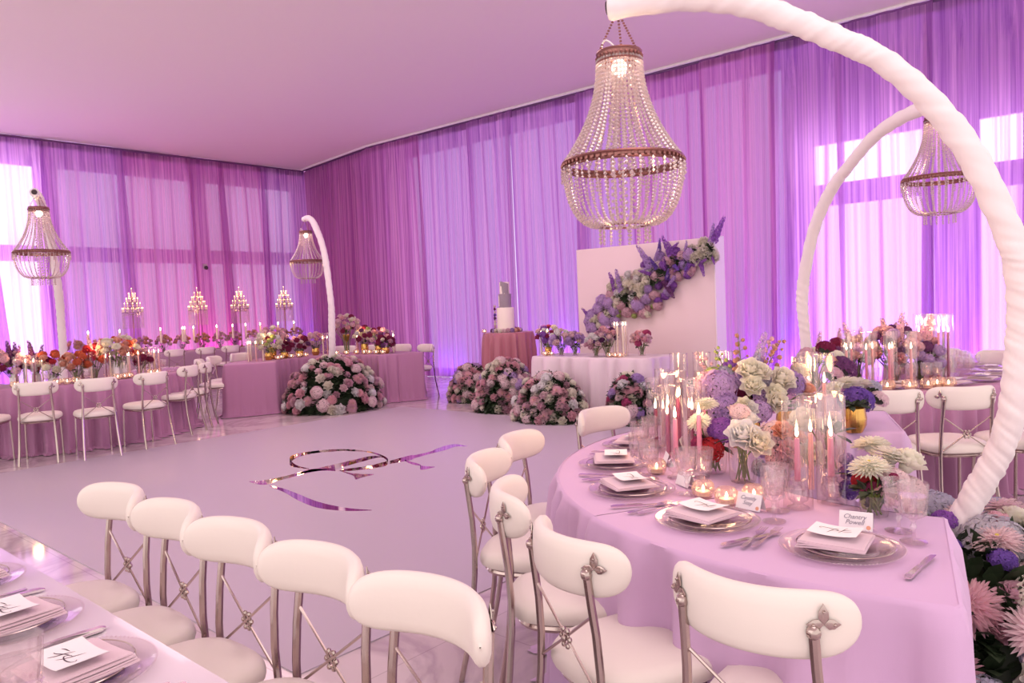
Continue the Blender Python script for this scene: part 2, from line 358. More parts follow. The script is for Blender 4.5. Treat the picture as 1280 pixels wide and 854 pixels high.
# ---------------------------------------------------------------- room
CEIL = 5.17
def marble():
    m = bpy.data.materials.new('polished_marble'); m.use_nodes = True; nt = m.node_tree; N = nt.nodes; L = nt.links; b = N['Principled BSDF']
    tc = N.new('ShaderNodeTexCoord'); w = N.new('ShaderNodeTexNoise'); w.inputs['Scale'].default_value = 1.1; w.inputs['Detail'].default_value = 8; w.inputs['Distortion'].default_value = 1.6
    L.new(tc.outputs['Object'], w.inputs['Vector']); cr = N.new('ShaderNodeValToRGB'); e = cr.color_ramp.elements
    e[0].position = .42; e[0].color = (*lin((214, 196, 202)), 1); e[1].position = .56; e[1].color = (*lin((222, 206, 210)), 1)
    k = cr.color_ramp.elements.new(.49); k.color = (*lin((190, 170, 180)), 1)
    L.new(w.outputs['Fac'], cr.inputs[0])
    br = N.new('ShaderNodeTexBrick'); br.offset = 0; br.inputs['Scale'].default_value = 1; br.inputs['Mortar Size'].default_value = .0025; br.inputs['Brick Width'].default_value = .8; br.inputs['Row Height'].default_value = .8
    br.inputs['Color1'].default_value = (1, 1, 1, 1); br.inputs['Color2'].default_value = (.97, .97, .97, 1); br.inputs['Mortar'].default_value = (.72, .7, .7, 1)
    L.new(tc.outputs['Object'], br.inputs['Vector']); mx = N.new('ShaderNodeMixRGB'); mx.blend_type = 'MULTIPLY'; mx.inputs[0].default_value = 1
    L.new(cr.outputs[0], mx.inputs[1]); L.new(br.outputs[0], mx.inputs[2]); L.new(mx.outputs[0], b.inputs['Base Color'])
    b.inputs['Roughness'].default_value = .07; b.inputs['Specular IOR Level'].default_value = .6
    return m
FLX = (-4, 11.6); FLY = (-4, 17.9)
struct('floor', MB().box((FLX[0], FLY[0], -.1), (12.1, FLY[1], 0)), marble())
ceilm = mat('painted_ceiling', (246, 234, 234), rough=.9)
struct('ceiling', MB().box((FLX[0], FLY[0], CEIL), (12.1, FLY[1], CEIL+.12)), ceilm)
WALLM = mat('white_wall', (232, 222, 228), rough=.9)
def wall_with(name, axis, pos, a, b, holes, thick=.2):
    """wall in one piece along x (axis 0) or y (axis 1) at pos, with rectangular holes (u0, u1, z0, z1)"""
    mb = MB()
    def bx(u0, u1, z0, z1):
        if u1-u0 < .001 or z1-z0 < .001: return
        if axis == 0: mb.box((u0, pos, z0), (u1, pos+thick, z1))
        else: mb.box((pos, u0, z0), (pos+thick, u1, z1))
    u = a
    for h in sorted(holes):
        bx(u, h[0], 0, CEIL); bx(h[0], h[1], 0, h[2]); bx(h[0], h[1], h[3], CEIL); u = h[1]
    bx(u, b, 0, CEIL); return struct(name, mb, WALLM)
HA = [(1.5, 5.42, .15, 4.72), (5.78, 8.72, .15, 4.72), (8.98, 11.42, .15, 4.72)]
HC = [(-1.6, 1.1, .15, 3.7), (1.42, 2.0, .15, 3.7), (2.45, 4.15, .15, 3.7), (4.52, 13.3, .05, 4.95)]  # last opening is an added dim panel that backlights the drapes evenly
wall_with('wall_left', 0, 17.5, FLX[0], 12.1, HA)
wall_with('wall_right', 1, 11.7, FLY[0], 17.5, HC)
SKY = [emis('daylight_bright', (250, 246, 255), 4.5), emis('daylight_soft', (250, 236, 250), 1.15), emis('daylight_mid', (248, 242, 255), 5.5), emis('daylight_dim', (240, 222, 255), 1.1)]
wn = 0
for holes, axis in ((HA, 0), (HC, 1)):
    for i, (u0, u1, z0, z1) in enumerate(holes):
        wn += 1
        m = SKY[0] if (axis == 0 and i == 0) else SKY[1] if axis == 0 else SKY[3] if i >= 3 else SKY[2]
        fr = MB(); t = .05; bar = (2.74, 3.06)
        def fb(a, b, c, d):
            if axis == 0: fr.box((a, 17.52, c), (b, 17.6, d))
            else: fr.box((11.72, a, c), (11.8, b, d))
        fb(u0, u0+t, z0, z1); fb(u1-t, u1, z0, z1); fb(u0, u1, z0, z0+t); fb(u0, u1, z1-t, z1); 
        if z1 < 4.9: fb(u0, u1, *bar)
        w = struct('window_%d' % wn, fr, mat('window_frame_paint', (225, 212, 224), rough=.5))
        pn = MB()
        if axis == 0: pn.box((u0, 17.61, z0), (u1, 17.63, z1)); pn.build('pane', m, w, smooth=False)
        elif i >= 3: pn.box((11.81, u0, z0), (11.83, u1, z1)); pn.build('pane', m, w, smooth=False)
        else:
            pn.box((11.81, u0, 2.9), (11.83, u1, z1)); pn.build('pane', m, w, smooth=False)
            MB().box((11.81, u0, z0), (11.83, u1, 2.9)).build('pane', emis('daylight_low_sky', (236, 222, 255), 3.6), w, smooth=False)

# ---------------------------------------------------------------- sheer drapes, one object per panel
SHEER = sheer('lilac_voile', (168, 104, 190), (228, 172, 228), .8); SHEERP = sheer('orchid_voile', (178, 96, 176), (226, 158, 212), .84)
def drape(p0, p1, label, seed, m, lean=0.0, group=None):
    r = random.Random(seed); p0 = Vector((*p0, 0)); p1 = Vector((*p1, 0)); L = (p1-p0).length; u = (p1-p0)/L; nrm = Vector((-u.y, u.x, 0))
    n = int(L/.012); rows = [0, .15, .7, 1.6, 2.6, 3.6, 4.4, 4.9, 5.1]; ph = [r.random()*6.28 for _ in range(8)]
    fr = [r.uniform(3.2, 4.5), r.uniform(7, 9), r.uniform(15, 19), r.uniform(26, 34), r.uniform(50, 60), r.uniform(.7, 1.2)]
    vs = []
    for z in rows:
        t = z/5.1; low = 1-t; k = .85+.75*low
        for i in range(n+1):
            s = i/n*L; sw = .10*low*math.sin(fr[5]*s+ph[6])+lean*low*s/L
            q = s+.05*math.sin(fr[1]*s*.5+ph[7])*(1-t)
            d = .030*math.sin(fr[0]*q+ph[0])+.030*math.sin(fr[1]*q+ph[1])*(.6+.4*math.sin(s*2.1+ph[2]))+.024*math.sin(fr[2]*q+ph[3])+.012*math.sin(fr[3]*q+ph[4])+.0045*math.sin(fr[4]*s+ph[5])
            if t > .9: d *= .55
            vs.append(p0+u*(s+sw)+nrm*(d*k)+Vector((0, 0, z+.01)))
    fs = [(j*(n+1)+i, j*(n+1)+i+1, (j+1)*(n+1)+i+1, (j+1)*(n+1)+i) for j in range(len(rows)-1) for i in range(n)]
    o = MB().add(vs, fs).build('sheer_curtain', m, None, True, None)
    # gathered header band
    hb = MB(); 
    pts = [p0+u*(L*i/60)+nrm*(.02*math.sin(fr[2]*L*i/60+ph[3])+.03) for i in range(61)]
    vs = [p+Vector((0, 0, z)) for z in (5.0, 5.15) for p in pts]; hb.add(vs, [(i, i+1, 62+i, 61+i) for i in range(60)])
    hb.build('gathered_header', mat('header_tape', (150, 92, 160), rough=.8), o)
    return tag(o, label, 'curtain', group)
AX = [2.6, 4.3, 5.45, 6.9, 8.45, 9.2, 10.3, 11.46]
AL = ['brightest pale sheer drape with daylight behind, at the far end of the head wall', 'white-lit sheer drape behind the nearer arch chandelier', 'deeper violet sheer drape behind the leaning arch pole',
      'sheer drape panel behind the first crystal candelabra', 'sheer drape panel beside the dark rose pier, behind the second candelabra', 'rose-tinted sheer drape behind the third crystal candelabra', 'sheer drape panel ending in the room corner, behind the fourth candelabra']
order = [0, 1, 2, 3, 4, 5, 6]
for i in range(7):
    drape((AX[i]-.06, 17.05+.05*(i % 2)), (AX[i+1]+.06, 17.05+.05*(i % 2)), AL[i], 20+i, SHEERP if i in (3, 4, 5) else SHEER, lean=.25 if i < 3 else .1)
drape((11.46, 17.0), (11.0, 13.75), 'angled sheer orchid drape between the room corner and the long wall', 40, SHEERP)
def cx(y): return 10.95+(13.7-y)*.012
CY = [13.75, 12.1, 10.6, 9.5, 7.9, 6.9, 5.55, 4.45, 3.5, 2.4, 1.3, 0.2, -1.0]
CLB = ['first sheer drape of the long wall past the corner fold', 'sheer lilac drape behind the end of the head table', 'sheer lilac drape above the small chair by the head table', 'sheer lilac drape directly behind the cake stand', 'pale glowing sheer drape between cake stand and white backdrop',
       'sheer drape behind the upper corner of the white backdrop', 'sheer drape behind the garland end of the backdrop', 'sheer drape with a thin bright slit, right beside the backdrop', 'sheer drape with bright window light behind the far arch curve',
       'bright sheer drape behind the far arch tip', 'glowing sheer drape behind the violet pier and distant chandelier', 'sheer drape at the end of the long wall beyond the large arch']
for i in range(12):
    dx = .05*(i % 2)
    drape((cx(CY[i])+dx, CY[i]+.06), (cx(CY[i+1])+dx, CY[i+1]-.05 if i not in (5,) else CY[i+1]+.02), CLB[i], 60+i, SHEERP if i in (0, 5, 6) else SHEER, lean=.05)
rail = MB().tube([(2.4, 17.07, 5.14), (11.46, 17.07, 5.14), (11.0, 13.72, 5.14), (11.2, -1, 5.14)], .018, 6)
struct('trim_1', MB().tube([(11.36, 16.97, 5.15), (10.9, 13.7, 5.15), (11.08, -1, 5.15)], .022, 6), mat('white_cornice', (250, 244, 246), rough=.5))  # white strip stands in for the line of light above the drapes
tag(rail.build('curtain_rail', mat('rail_metal', (120, 84, 126), rough=.5, metal=.5)), 'thin dark rail along the ceiling carrying all the sheer drapes', 'curtain rail')
# small security camera on the rose pier
sc = thing('security_camera', 'tiny black and white wall camera on the dark rose pier of the head wall', 'camera', (8.62, 16.93, 2.62))
MB().box((-.04, 0, -.05), (.04, .06, .07)).build('mount', mat('grey_plastic', (190, 160, 180)), sc); MB().ball((0, -.03, -.02), .045, 10, 6).build('lens_dome', DARKM, sc)

# ---------------------------------------------------------------- dance floor with mirror monogram
DX0, DX1, DY0, DY1 = 1.64, 7.37, 2.66, 8.72
dfm = mat('lilac_vinyl', (190, 176, 192), rough=.38, spec=.5)
df = tag(MB().box((DX0, DY0, 0), (DX1, DY1, .006)).build('dance_floor', dfm, None, False), 'large smooth lilac dance floor with a mirrored monogram in its middle', 'dance floor')
mir = mat('mirror_vinyl', (232, 206, 226), rough=.03, metal=1)
def fl(px, py):   # floor point below an image direction
    d = M3 @ Vector((px-640, -(py-427), -F)); t = -(1.46-.007)/d.z; return EYE+d*t
def stroke(mb, pts):
    """pts: (zoom x, zoom y, width) measured across the brush in picture height"""
    P = []
    for i in range(len(pts)-1):
        a, b, c, d = (pts[max(i-1, 0)], pts[i], pts[i+1], pts[min(i+2, len(pts)-1)])
        for k in range(5):
            t = k/5; P.append(tuple(.5*((2*b[j])+(-a[j]+c[j])*t+(2*a[j]-5*b[j]+4*c[j]-d[j])*t*t+(-a[j]+3*b[j]-3*c[j]+d[j])*t**3) for j in range(3)))
    P.append(pts[-1]); vs = []
    for x, y, w in P:
        X = 280+x*.2656; Y = 530+y*.2656; h = max(w, 1)*.2656/2
        for s in (-1, 1):
            q = fl(X, Y+s*h); vs.append((q.x, q.y, .0062))
    n = len(P); mb.add(vs+[(v[0], v[1], .0085) for v in vs], [(2*n+2*i, 2*n+2*i+1, 2*n+2*i+3, 2*n+2*i+2) for i in range(n-1)]+[(2*i, 2*i+2, 2*n+2*i+2, 2*n+2*i) for i in range(n-1)]+[(2*i+3, 2*i+1, 2*n+2*i+1, 2*n+2*i+3) for i in range(n-1)])
STK = [[(400, 212, 3), (350, 203, 9), (320, 190, 22), (310, 172, 30), (335, 154, 20), (370, 143, 15), (430, 133, 11), (490, 127, 11), (560, 124, 9), (620, 126, 8), (690, 134, 5), (740, 150, 8), (770, 170, 14), (765, 186, 20), (735, 194, 20), (690, 204, 14), (620, 213, 13), (550, 219, 10), (470, 217, 8), (400, 222, 14), (340, 240, 4)],
       [(118, 272, 1), (160, 277, 16), (200, 275, 22), (250, 262, 14), (300, 250, 14), (380, 229, 12), (450, 214, 14), (530, 200, 22), (600, 182, 20), (680, 162, 16), (720, 156, 8), (750, 158, 2)],
       [(215, 292, 2), (250, 303, 10), (290, 317, 18), (350, 346, 30), (430, 378, 30), (510, 395, 22), (600, 405, 12), (695, 407, 2)],
       [(545, 220, 3), (575, 230, 5), (610, 240, 10), (620, 248, 28), (650, 245, 16), (705, 238, 2)],
       [(780, 182, 14), (840, 168, 20), (880, 159, 22), (900, 154, 14), (970, 136, 10), (1000, 126, 16), (1040, 114, 20), (1090, 102, 12), (1145, 106, 2)],
       [(850, 172, 4), (880, 184, 10), (905, 190, 10), (925, 196, 6), (925, 206, 20), (950, 207, 14), (992, 203, 2)]]
mg = MB()
for s in STK: stroke(mg, s)
tag(mg.build('monogram', mir, df, False), 'mirrored calligraphy monogram')

# ---------------------------------------------------------------- light
w = bpy.data.worlds.new('world'); bpy.context.scene.world = w; w.use_nodes = True
w.node_tree.nodes['Background'].inputs[0].default_value = (*lin((255, 244, 238)), 1); w.node_tree.nodes['Background'].inputs[1].default_value = WORLD
def area(name, loc, rot, sx, sy, e, rgb):
    l = bpy.data.lights.new(name, 'AREA'); l.shape = 'RECTANGLE'; l.size = sx; l.size_y = sy; l.energy = e; l.color = lin(rgb)
    o = bpy.data.objects.new(name, l); col.objects.link(o); o.location = loc; o.rotation_euler = rot; return o
def point(name, loc, e, rgb=(255, 196, 130), r=.05):
    l = bpy.data.lights.new(name, 'POINT'); l.energy = e; l.color = lin(rgb); l.shadow_soft_size = r
    o = bpy.data.objects.new(name, l); col.objects.link(o); o.location = loc; return o
# violet uplights on the floor between wall and drapes
for i, (x, y, e) in enumerate([(11.45, 8.3, 34), (11.45, 4.6, 20), (11.45, 3.2, 30), (11.45, 1.7, 40), (11.45, .3, 30), (11.35, 11.5, 9)]):
    area('uplight', (x, y, .06), (PI, R_(-12), 0), .12, .5, e, (150, 90, 255))
for x, e in ((4.6, 40), (5.8, 50), (11.0, 20)):
    area('uplight', (x, 17.3, .06), (R_(168), 0, 0), .5, .12, e, (150, 90, 255))
for x, e in ((7.4, 25), (8.8, 40), (9.8, 20)):
    area('uplight', (x, 17.3, .06), (R_(168), 0, 0), .5, .12, e, (255, 90, 190))
# added fill lights behind the camera and overhead
area('window_daylight', (-3.6, 3.0, 2.6), (0, R_(-80), 0), 3.5, 8, KEY, (255, 238, 236))
area('ceiling_lamp', (2.2, .2, 5.0), (0, 0, 0), 2.5, 2.5, TOP, (255, 236, 230))
area('ceiling_lamp', (5.5, 6.0, 5.0), (0, 0, 0), 2.5, 2.5, TOP2, (255, 226, 226))
area('ceiling_lamp', (6.0, 12.0, 5.0), (0, 0, 0), 2.5, 2.5, TOP2*.6, (255, 214, 222))
vs_ = bpy.context.scene.view_settings; vs_.view_transform = 'Standard'; vs_.look = 'None'; vs_.gamma = 1; vs_.use_curve_mapping = False; vs_.exposure = EXPO
cy = bpy.context.scene.cycles
cy.use_denoising = True; cy.max_bounces = 7; cy.diffuse_bounces = 3; cy.glossy_bounces = 3; cy.transmission_bounces = 4; cy.transparent_max_bounces = 24
cy.sample_clamp_indirect = 4; cy.caustics_reflective = False; cy.caustics_refractive = False; cy.blur_glossy = .5
# ---------------------------------------------------------------- table cloths
def skirt(outline, z1, amp, seed, freq=9.0, rag=.04, name='tablecloth', m=None, label='', cat='tablecloth', group=None, topgrid=None, pleat=None, flat=None):
    """cloth draped over a top with the given outline (counter-clockwise) and hanging to the floor in folds"""
    r = random.Random(seed); P = [Vector((x, y, 0)) for x, y in outline]; n = len(P); N = []
    for i in range(n):
        t = (P[(i+1) % n]-P[i-1]).normalized(); N.append(Vector((t.y, -t.x, 0)))
    S = [0]
    for i in range(n): S.append(S[-1]+(P[(i+1) % n]-P[i]).length)
    ph = [r.random()*6.28 for _ in range(6)]; per = S[-1]
    k1 = max(1, round(freq*per/6.283)); k2 = max(1, round(freq*1.7*per/6.283)); k3 = max(1, round(freq*.37*per/6.283))
    rows = [(-.012, z1, 0), (-.003, z1-.003, 0), (.002, z1-.014, .08), (.006, z1*.92, .42), (.008, z1*.74, .72), (.010, z1*.48, .85), (.013, z1*.22, 1), (.018, .03, 1.1), (.04, .006, 1.25)]
    mb = MB(); vs = []
    for off, z, a in rows:
        for i in range(n):
            s = S[i]/per*2*PI; f = math.sin(k1*s+ph[0]+.7*math.sin(k3*s+ph[1])); g = math.sin(k2*s+ph[2]); h = math.sin(k3*s+ph[3])
            fl_ = flat(i/n) if flat else 1
            d = amp*a*fl_*((abs(f)**.7*(1 if f > 0 else -1))*.62+g*.3+.3*h+.1)+off
            if a > 1.2: d += rag*r.uniform(.2, 1)
            q = P[i]+N[i]*d; vs.append((q.x, q.y, z+(.004*math.sin(7*s*k1) if a > 1.2 else 0)))
    R = len(rows); mb.add(vs, [(j*n+i, j*n+(i+1) % n, (j+1)*n+(i+1) % n, (j+1)*n+i)[::-1] for j in range(R-1) for i in range(n)])
    if topgrid: mb.add(*topgrid)
    else: mb.add([vs[i] for i in range(n)], [tuple(range(n))])
    o = mb.build(name, m, None, True, 60); return tag(o, label, cat, group)
def ring_outline(c, a0, a1, r, R, step=.012, rc=.012):
    """half-ring outline in degrees, counter-clockwise"""
    pts = []
    def arc(rad, s, e):
        n = max(2, int(abs(R_(e-s))*rad/step))
        for k in range(n+1):
            a = R_(s+(e-s)*k/n); pts.append((c[0]+rad*math.cos(a), c[1]+rad*math.sin(a)))
    def end(a, r0, r1):
        n = int(abs(r1-r0)/step)
        for k in range(1, n):
            q = r0+(r1-r0)*k/n; pts.append((c[0]+q*math.cos(R_(a)), c[1]+q*math.sin(R_(a))))
    e = math.degrees(rc/R); e2 = math.degrees(rc/r)
    arc(R, a0+e, a1-e); end(a1, R-rc, r+rc); arc(r, a1-e2, a0+e2); end(a0, r+rc, R-rc); return pts
def ring_top(c, a0, a1, r, R, z, seed, wr=.0025):
    q = random.Random(seed); ph = [q.random()*6 for _ in range(6)]; A, B = 90, 12; vs = []
    for i in range(A+1):
        
        for j in range(B+1):
            rr = (r+.011)+(R-r-.022)*j/B; rr0 = math.degrees(.011/rr); a = R_(a0+rr0+(a1-a0-2*rr0)*i/A); e = min(i, A-i, j*2, (B-j)*2); x, y = c[0]+rr*math.cos(a), c[1]+rr*math.sin(a)
            dz = wr*(math.sin(9*x+5*y+ph[0])+math.sin(14*y-7*x+ph[1])+.6*math.sin(25*x+11*y+ph[2]))*.5 if e > 1 else 0
            vs.append((x, y, z+dz-.0015))
    return vs, [(i*(B+1)+j, i*(B+1)+j+1, (i+1)*(B+1)+j+1, (i+1)*(B+1)+j)[::-1] for i in range(A) for j in range(B)]
ZT = .76
C1 = (3.3, .7); C2 = (6.77, 9.64); C3 = (6.72, 2.3); C4 = (3.5, 10.85)
def pol(c, a, r): return (c[0]+r*math.cos(R_(a)), c[1]+r*math.sin(R_(a)))
def pleats1(t): return 1.0
skirt(ring_outline(C1, 22, 153, .78, 1.5), ZT, .06, 3, 30, m=CLOTH, label='curved lilac tablecloth with gathered folds over the nearest serpentine table', topgrid=ring_top(C1, 22, 153, .78, 1.5, ZT, 1))
skirt(ring_outline(C1, 151, 193.8, .765, 1.516), ZT+.006, .06, 12, 22, m=CLOTH, label='second lilac tablecloth lapping over the corner end of the nearest table', topgrid=ring_top(C1, 151, 193.8, .765, 1.516, ZT+.006, 7))
skirt(ring_outline(C2, -23, 157, .78, 1.5), ZT, .036, 5, 44, m=CLOTHM, label='mauve tablecloth on the curved head table with smooth square ends', topgrid=ring_top(C2, -23, 157, .78, 1.5, ZT, 2), flat=lambda t: .12 if (.55 < t < .64 or t > .955 or t < .01) else 1)
skirt(ring_outline(C3, 155, 340, .78, 1.5), ZT, .055, 6, 34, m=CLOTHM, label='mauve tablecloth on the curved table beneath the distant chandelier by the long wall', topgrid=ring_top(C3, 155, 340, .78, 1.5, ZT, 3))
skirt(ring_outline(C4, 185, 362, .78, 1.5), ZT, .06, 8, 36, rag=.12, m=CLOTHM, label='mauve tablecloth in loose pooled folds on the curved table behind the row of five chairs', topgrid=ring_top(C4, 185, 362, .78, 1.5, ZT, 4))
def rect_outline(x0, y0, x1, y1, rc=.05, step=.014):
    pts = []
    cs = [(x1-rc, y0+rc, -90), (x1-rc, y1-rc, 0), (x0+rc, y1-rc, 90), (x0+rc, y0+rc, 180)]
    for i, (cx_, cy_, a) in enumerate(cs):
        n = max(3, int(rc*PI/2/step))
        for k in range(n+1): t = R_(a+90*k/n); pts.append((cx_+rc*math.cos(t), cy_+rc*math.sin(t)))
        p = pts[-1]; nx = cs[(i+1) % 4]; t = R_(nx[2]); q = (nx[0]+rc*math.cos(t), nx[1]+rc*math.sin(t)); d = math.hypot(q[0]-p[0], q[1]-p[1]); m_ = int(d/step)
        for k in range(1, m_): pts.append((p[0]+(q[0]-p[0])*k/m_, p[1]+(q[1]-p[1])*k/m_))
    return pts
skirt(rect_outline(5.0, 15.4, 10.6, 16.3, .04, .03), ZT, .012, 9, 9, m=CLOTHG, label='plain grey-mauve cloth on the long straight table below the candelabras')
skirt(rect_outline(7.72, 4.68, 8.42, 6.5, .12), ZT, .045, 10, 26, m=CLOTHW, label='pale silvery satin cloth on the sweetheart table before the white backdrop')
skirt([(8.75+.385*math.cos(2*PI*k/160), 7.75+.385*math.sin(2*PI*k/160)) for k in range(160)], 1.04, .05, 11, 48, m=CLOTHR, label='dusty rose satin cloth on the tall round cake stand table')

# ---------------------------------------------------------------- mirrored table nearest the lens
t = thing('dining_table', 'pale glossy table with clear glass edge beside the row of five close chairs', 'table', (-.05, 2.2, 0))
MTOP = mat('pearl_lacquer', (222, 208, 220), rough=.16, spec=.6, coat=.4)
MB().rbox((-.74, -1.55, ZT-.03), (.74, 1.75, ZT), .02).build('tabletop', MTOP, t)
MB().rbox((-.742, -1.552, ZT-.036), (.742, 1.752, ZT-.03), .02).build('edge_trim', SILVER, t)
for x in (-.55, .45):
    for y in (-1.3, 1.5): MB().rbox((x-.03, y-.03, 0), (x+.03, y+.03, ZT-.03), .008).build('leg', SILVER, t)

# ---------------------------------------------------------------- chair
def superel(w, d, n=28, e=3.2, taper=.9):
    out = []
    for k in range(n):
        a = 2*PI*k/n; c, s = math.cos(a), math.sin(a)
        x = w*math.copysign(abs(c)**(2/e), c); y = d*math.copysign(abs(s)**(2/e), s); out.append((x*(1-(1-taper)*(.5-y/d/2)), y))
    return out
def make_chair():
    t = thing('dining_chair', 'x', 'chair')
    so = superel(.208, .212); n = len(so); mb = MB(); vs = []
    for sc_, z in [(.92, .437), (1.0, .446), (1.02, .462), (1.0, .481), (.95, .494), (.8, .503), (.4, .508)]:
        vs += [(x*sc_, y*sc_, z) for x, y in so]
    mb.add(vs, [(j*n+k, j*n+(k+1) % n, (j+1)*n+(k+1) % n, (j+1)*n+k) for j in range(6) for k in range(n)]+[tuple(range(6*n, 7*n)), tuple(reversed(range(n)))])
    mb.build('seat_cushion', LEATHER, t)
    fr = MB(); ring = superel(.185, .185); fr.tube([(x, y, .426) for x, y in ring]+[(ring[0][0], ring[0][1], .426)], .012, 6, cap=False)
    fr.build('seat_frame', SILVER, t)
    MB().prism(superel(.18, .18), .422, .438).build('seat_base', DARKM, t)
    for s in (-1, 1): MB().tube([(s*.165, .165, .425), (s*.17, .175, .2), (s*.172, .18, 0)], .0105, 8).build('leg', SILVER, t)
    post = lambda s: [(s*.176, -.28, 0), (s*.17, -.25, .13), (s*.163, -.226, .27), (s*.157, -.212, .42), (s*.152, -.21, .52), (s*.148, -.216, .62), (s*.145, -.226, .7), (s*.144, -.234, .768)]
    for s in (-1, 1):
        mb = MB().tube(post(s), .0115, 8); mb.ball((s*.144, -.236, .775), .0155, 8, 6); mb.build('leg', SILVER, t)
    for s in (-1, 1):
        MB().tube([(s*.147, -.222, .67), (0, -.216, .562), (-s*.156, -.211, .45)], .0042, 6).build('cross_rod', SILVER, t)
    rs = MB(); rs.torus(.016, .004, 14, 5)
    for k in range(6): rs.ball((.02*math.cos(k*PI/3), .02*math.sin(k*PI/3), 0), .0075, 6, 4)
    rs.ball((0, 0, .004), .009, 8, 5)
    rs.v = [(x, -.218-z, .56+y*1.15) for x, y, z in rs.v]; rs.build('rosette', SILVER, t)
    # curved padded backrest wrapping forward at both ends
    mb = MB(); Rr, half, nz, nu = .245, R_(56), 14, 36; vs = []
    for i in range(nu+1):
        u = math.sin(PI/2*(-1+2*i/nu)); ph = half*u; e = (1-abs(u)**6)**.5 if abs(u) < 1 else 0
        e = max(e, .015); cxx, cyy = Rr*math.sin(ph), -.248+Rr*(1-math.cos(ph)); ox, oy = math.sin(ph), -math.cos(ph)
        for k in range(nz):
            b = 2*PI*k/nz; zz = .071*e*math.copysign(abs(math.sin(b))**.75, math.sin(b)); th = .024*(e**.6)*math.copysign(abs(math.cos(b))**.85, math.cos(b))
            vs.append((cxx+ox*th, cyy+oy*th, .778+zz+.004*u*u))
    mb.add(vs, [(i*nz+k, i*nz+(k+1) % nz, (i+1)*nz+(k+1) % nz, (i+1)*nz+k) for i in range(nu) for k in range(nz)]+[tuple(range(nz)), tuple(reversed(range(nu*nz, (nu+1)*nz)))])
    mb.build('backrest', LEATHER, t, True, None)
    for s in (-1, 1):
        o = MB()
        for a, L in ((90, .042), (0, .034), (180, .034)):
            ca, sa = math.cos(R_(a)), math.sin(R_(a)); w = .0105
            pts = [(0, 0), (.3, 1), (.6, .9), (1, 0), (.6, -.9), (.3, -1)]
            vs = [(ca*p*L-sa*q*w, sa*p*L+ca*q*w, .003) for p, q in pts]+[(ca*p*L-sa*q*w, sa*p*L+ca*q*w, 0) for p, q in pts]+[(ca*.5*L, sa*.5*L, .007)]
            o.add(vs, [(k, (k+1) % 6, 12) for k in range(6)]+[(k+6, (k+1) % 6+6, (k+1) % 6, k) for k in range(6)]); o.ball((ca*.62*L, sa*.62*L, .006), .004, 6, 4)
        ph = math.asin(.144/Rr)*s; cxx, cyy = Rr*math.sin(ph), -.248+Rr*(1-math.cos(ph)); nx, ny = math.sin(ph), -math.cos(ph); tx, ty = -ny, nx
        o.v = [(cxx+nx*(.025+z)+tx*x, cyy+ny*(.025+z)+ty*x, .79+y) for x, y, z in o.v]; o.build('fleur_ornament', SILVER, t)
    return t
def chair(x, y, face, label, group=None, sc=None):
    """x, y: floor point under the seat centre; face: heading in degrees of the seat's front"""
    o = place(proto('chair', make_chair), (x, y, 0), R_(face-90), label, group); o.scale = (1, 1, 1.014); return o
def chair_ring(c, a, rp, label, group=None, jit=0):
    x, y = pol(c, a, rp-.25); return chair(x, y, a+180+jit, label, group)
WH = 'ivory chair'
for i, (y, l) in enumerate([(2.87, 'far end of the five-chair row by the dance floor'), (2.45, 'second from the far end of the five-chair row'), (2.04, 'middle of the five-chair row by the glossy table'), (1.63, 'second closest of the five-chair row'), (1.22, 'closest and largest of the five-chair row')]):
    chair(.885, y, 180+[3, -2, 1, 0, 2][i], WH+', '+l, 'ivory chairs along the pale glossy table')
for a, l in [(180.5, 'back toward us at the corner, two fleur ornaments'), (164, 'showing its back diagonally, rosette and rods in full view'), (147.5, 'lowest of the three crowded together'), (129.5, 'middle of the three crowded together'), (113.5, 'farthest of the three crowded together'), (84, 'facing the lens before the floral mounds')]:
    chair_ring(C1, a, {180.5: 1.83, 164: 1.85, 129.5: 1.84}.get(a, 1.79), WH+' at the nearest table, '+l, 'ivory chairs round the nearest curved table', jit={147.5: -16, 129.5: -12, 113.5: -6, 164: -6}.get(a, 0))
for (x, y), l in zip([(4.83, 1.28), (5.18, .92), (5.56, .55)], ['left of the two seen from behind', 'with fleur ornament beside the large arch', 'partly hidden behind the large arch']):
    a = math.degrees(math.atan2(C3[1]-y, C3[0]-x)); chair(x+.25*math.cos(R_(a)), y+.25*math.sin(R_(a)), a+(4 if x < 5 else -2), WH+' at the long-wall table, '+l, 'ivory chairs at the table by the long wall')
for a, l in [(341, 'behind stacked goblets with its pad facing us'), (322.5, 'far side beside the large arch, pad facing us')]:
    chair_ring(C3, a, 1.82, WH+' across the long-wall table, '+l, 'ivory chairs at the table by the long wall')
for (x, y), l in zip([(2.12, 9.25), (2.6, 8.9), (3.12, 8.62), (3.77, 8.72), (4.52, 9.35), (4.92, 9.72)], ['cropped at the picture edge with only the seat showing', 'first full back in the row along the dance floor', 'second full back in the row along the dance floor', 'third full back, turned toward the table end', 'turned sideways near the head table', 'sideways one closest to the head table corner']):
    a = math.degrees(math.atan2(C4[1]-y, C4[0]-x)); chair(x+.25*math.cos(R_(a)), y+.25*math.sin(R_(a)), a, WH+' at the pooled-cloth table, '+l, 'ivory chairs round the table by the dance floor')
for a, l in [(149, 'first of the three behind its near-wall end'), (127, 'middle of the three behind its near-wall end'), (106, 'third, just above the smooth cloth corner'), (46, 'half hidden by the pale table flowers'), (28, 'between flowers and the cloth corner'), (12, 'pad showing over the smooth cloth corner'), (-6, 'standing apart at the end by the drapes')]:
    chair_ring(C2, a, 1.88, WH+' behind the head table, '+l, 'ivory chairs behind the head table')
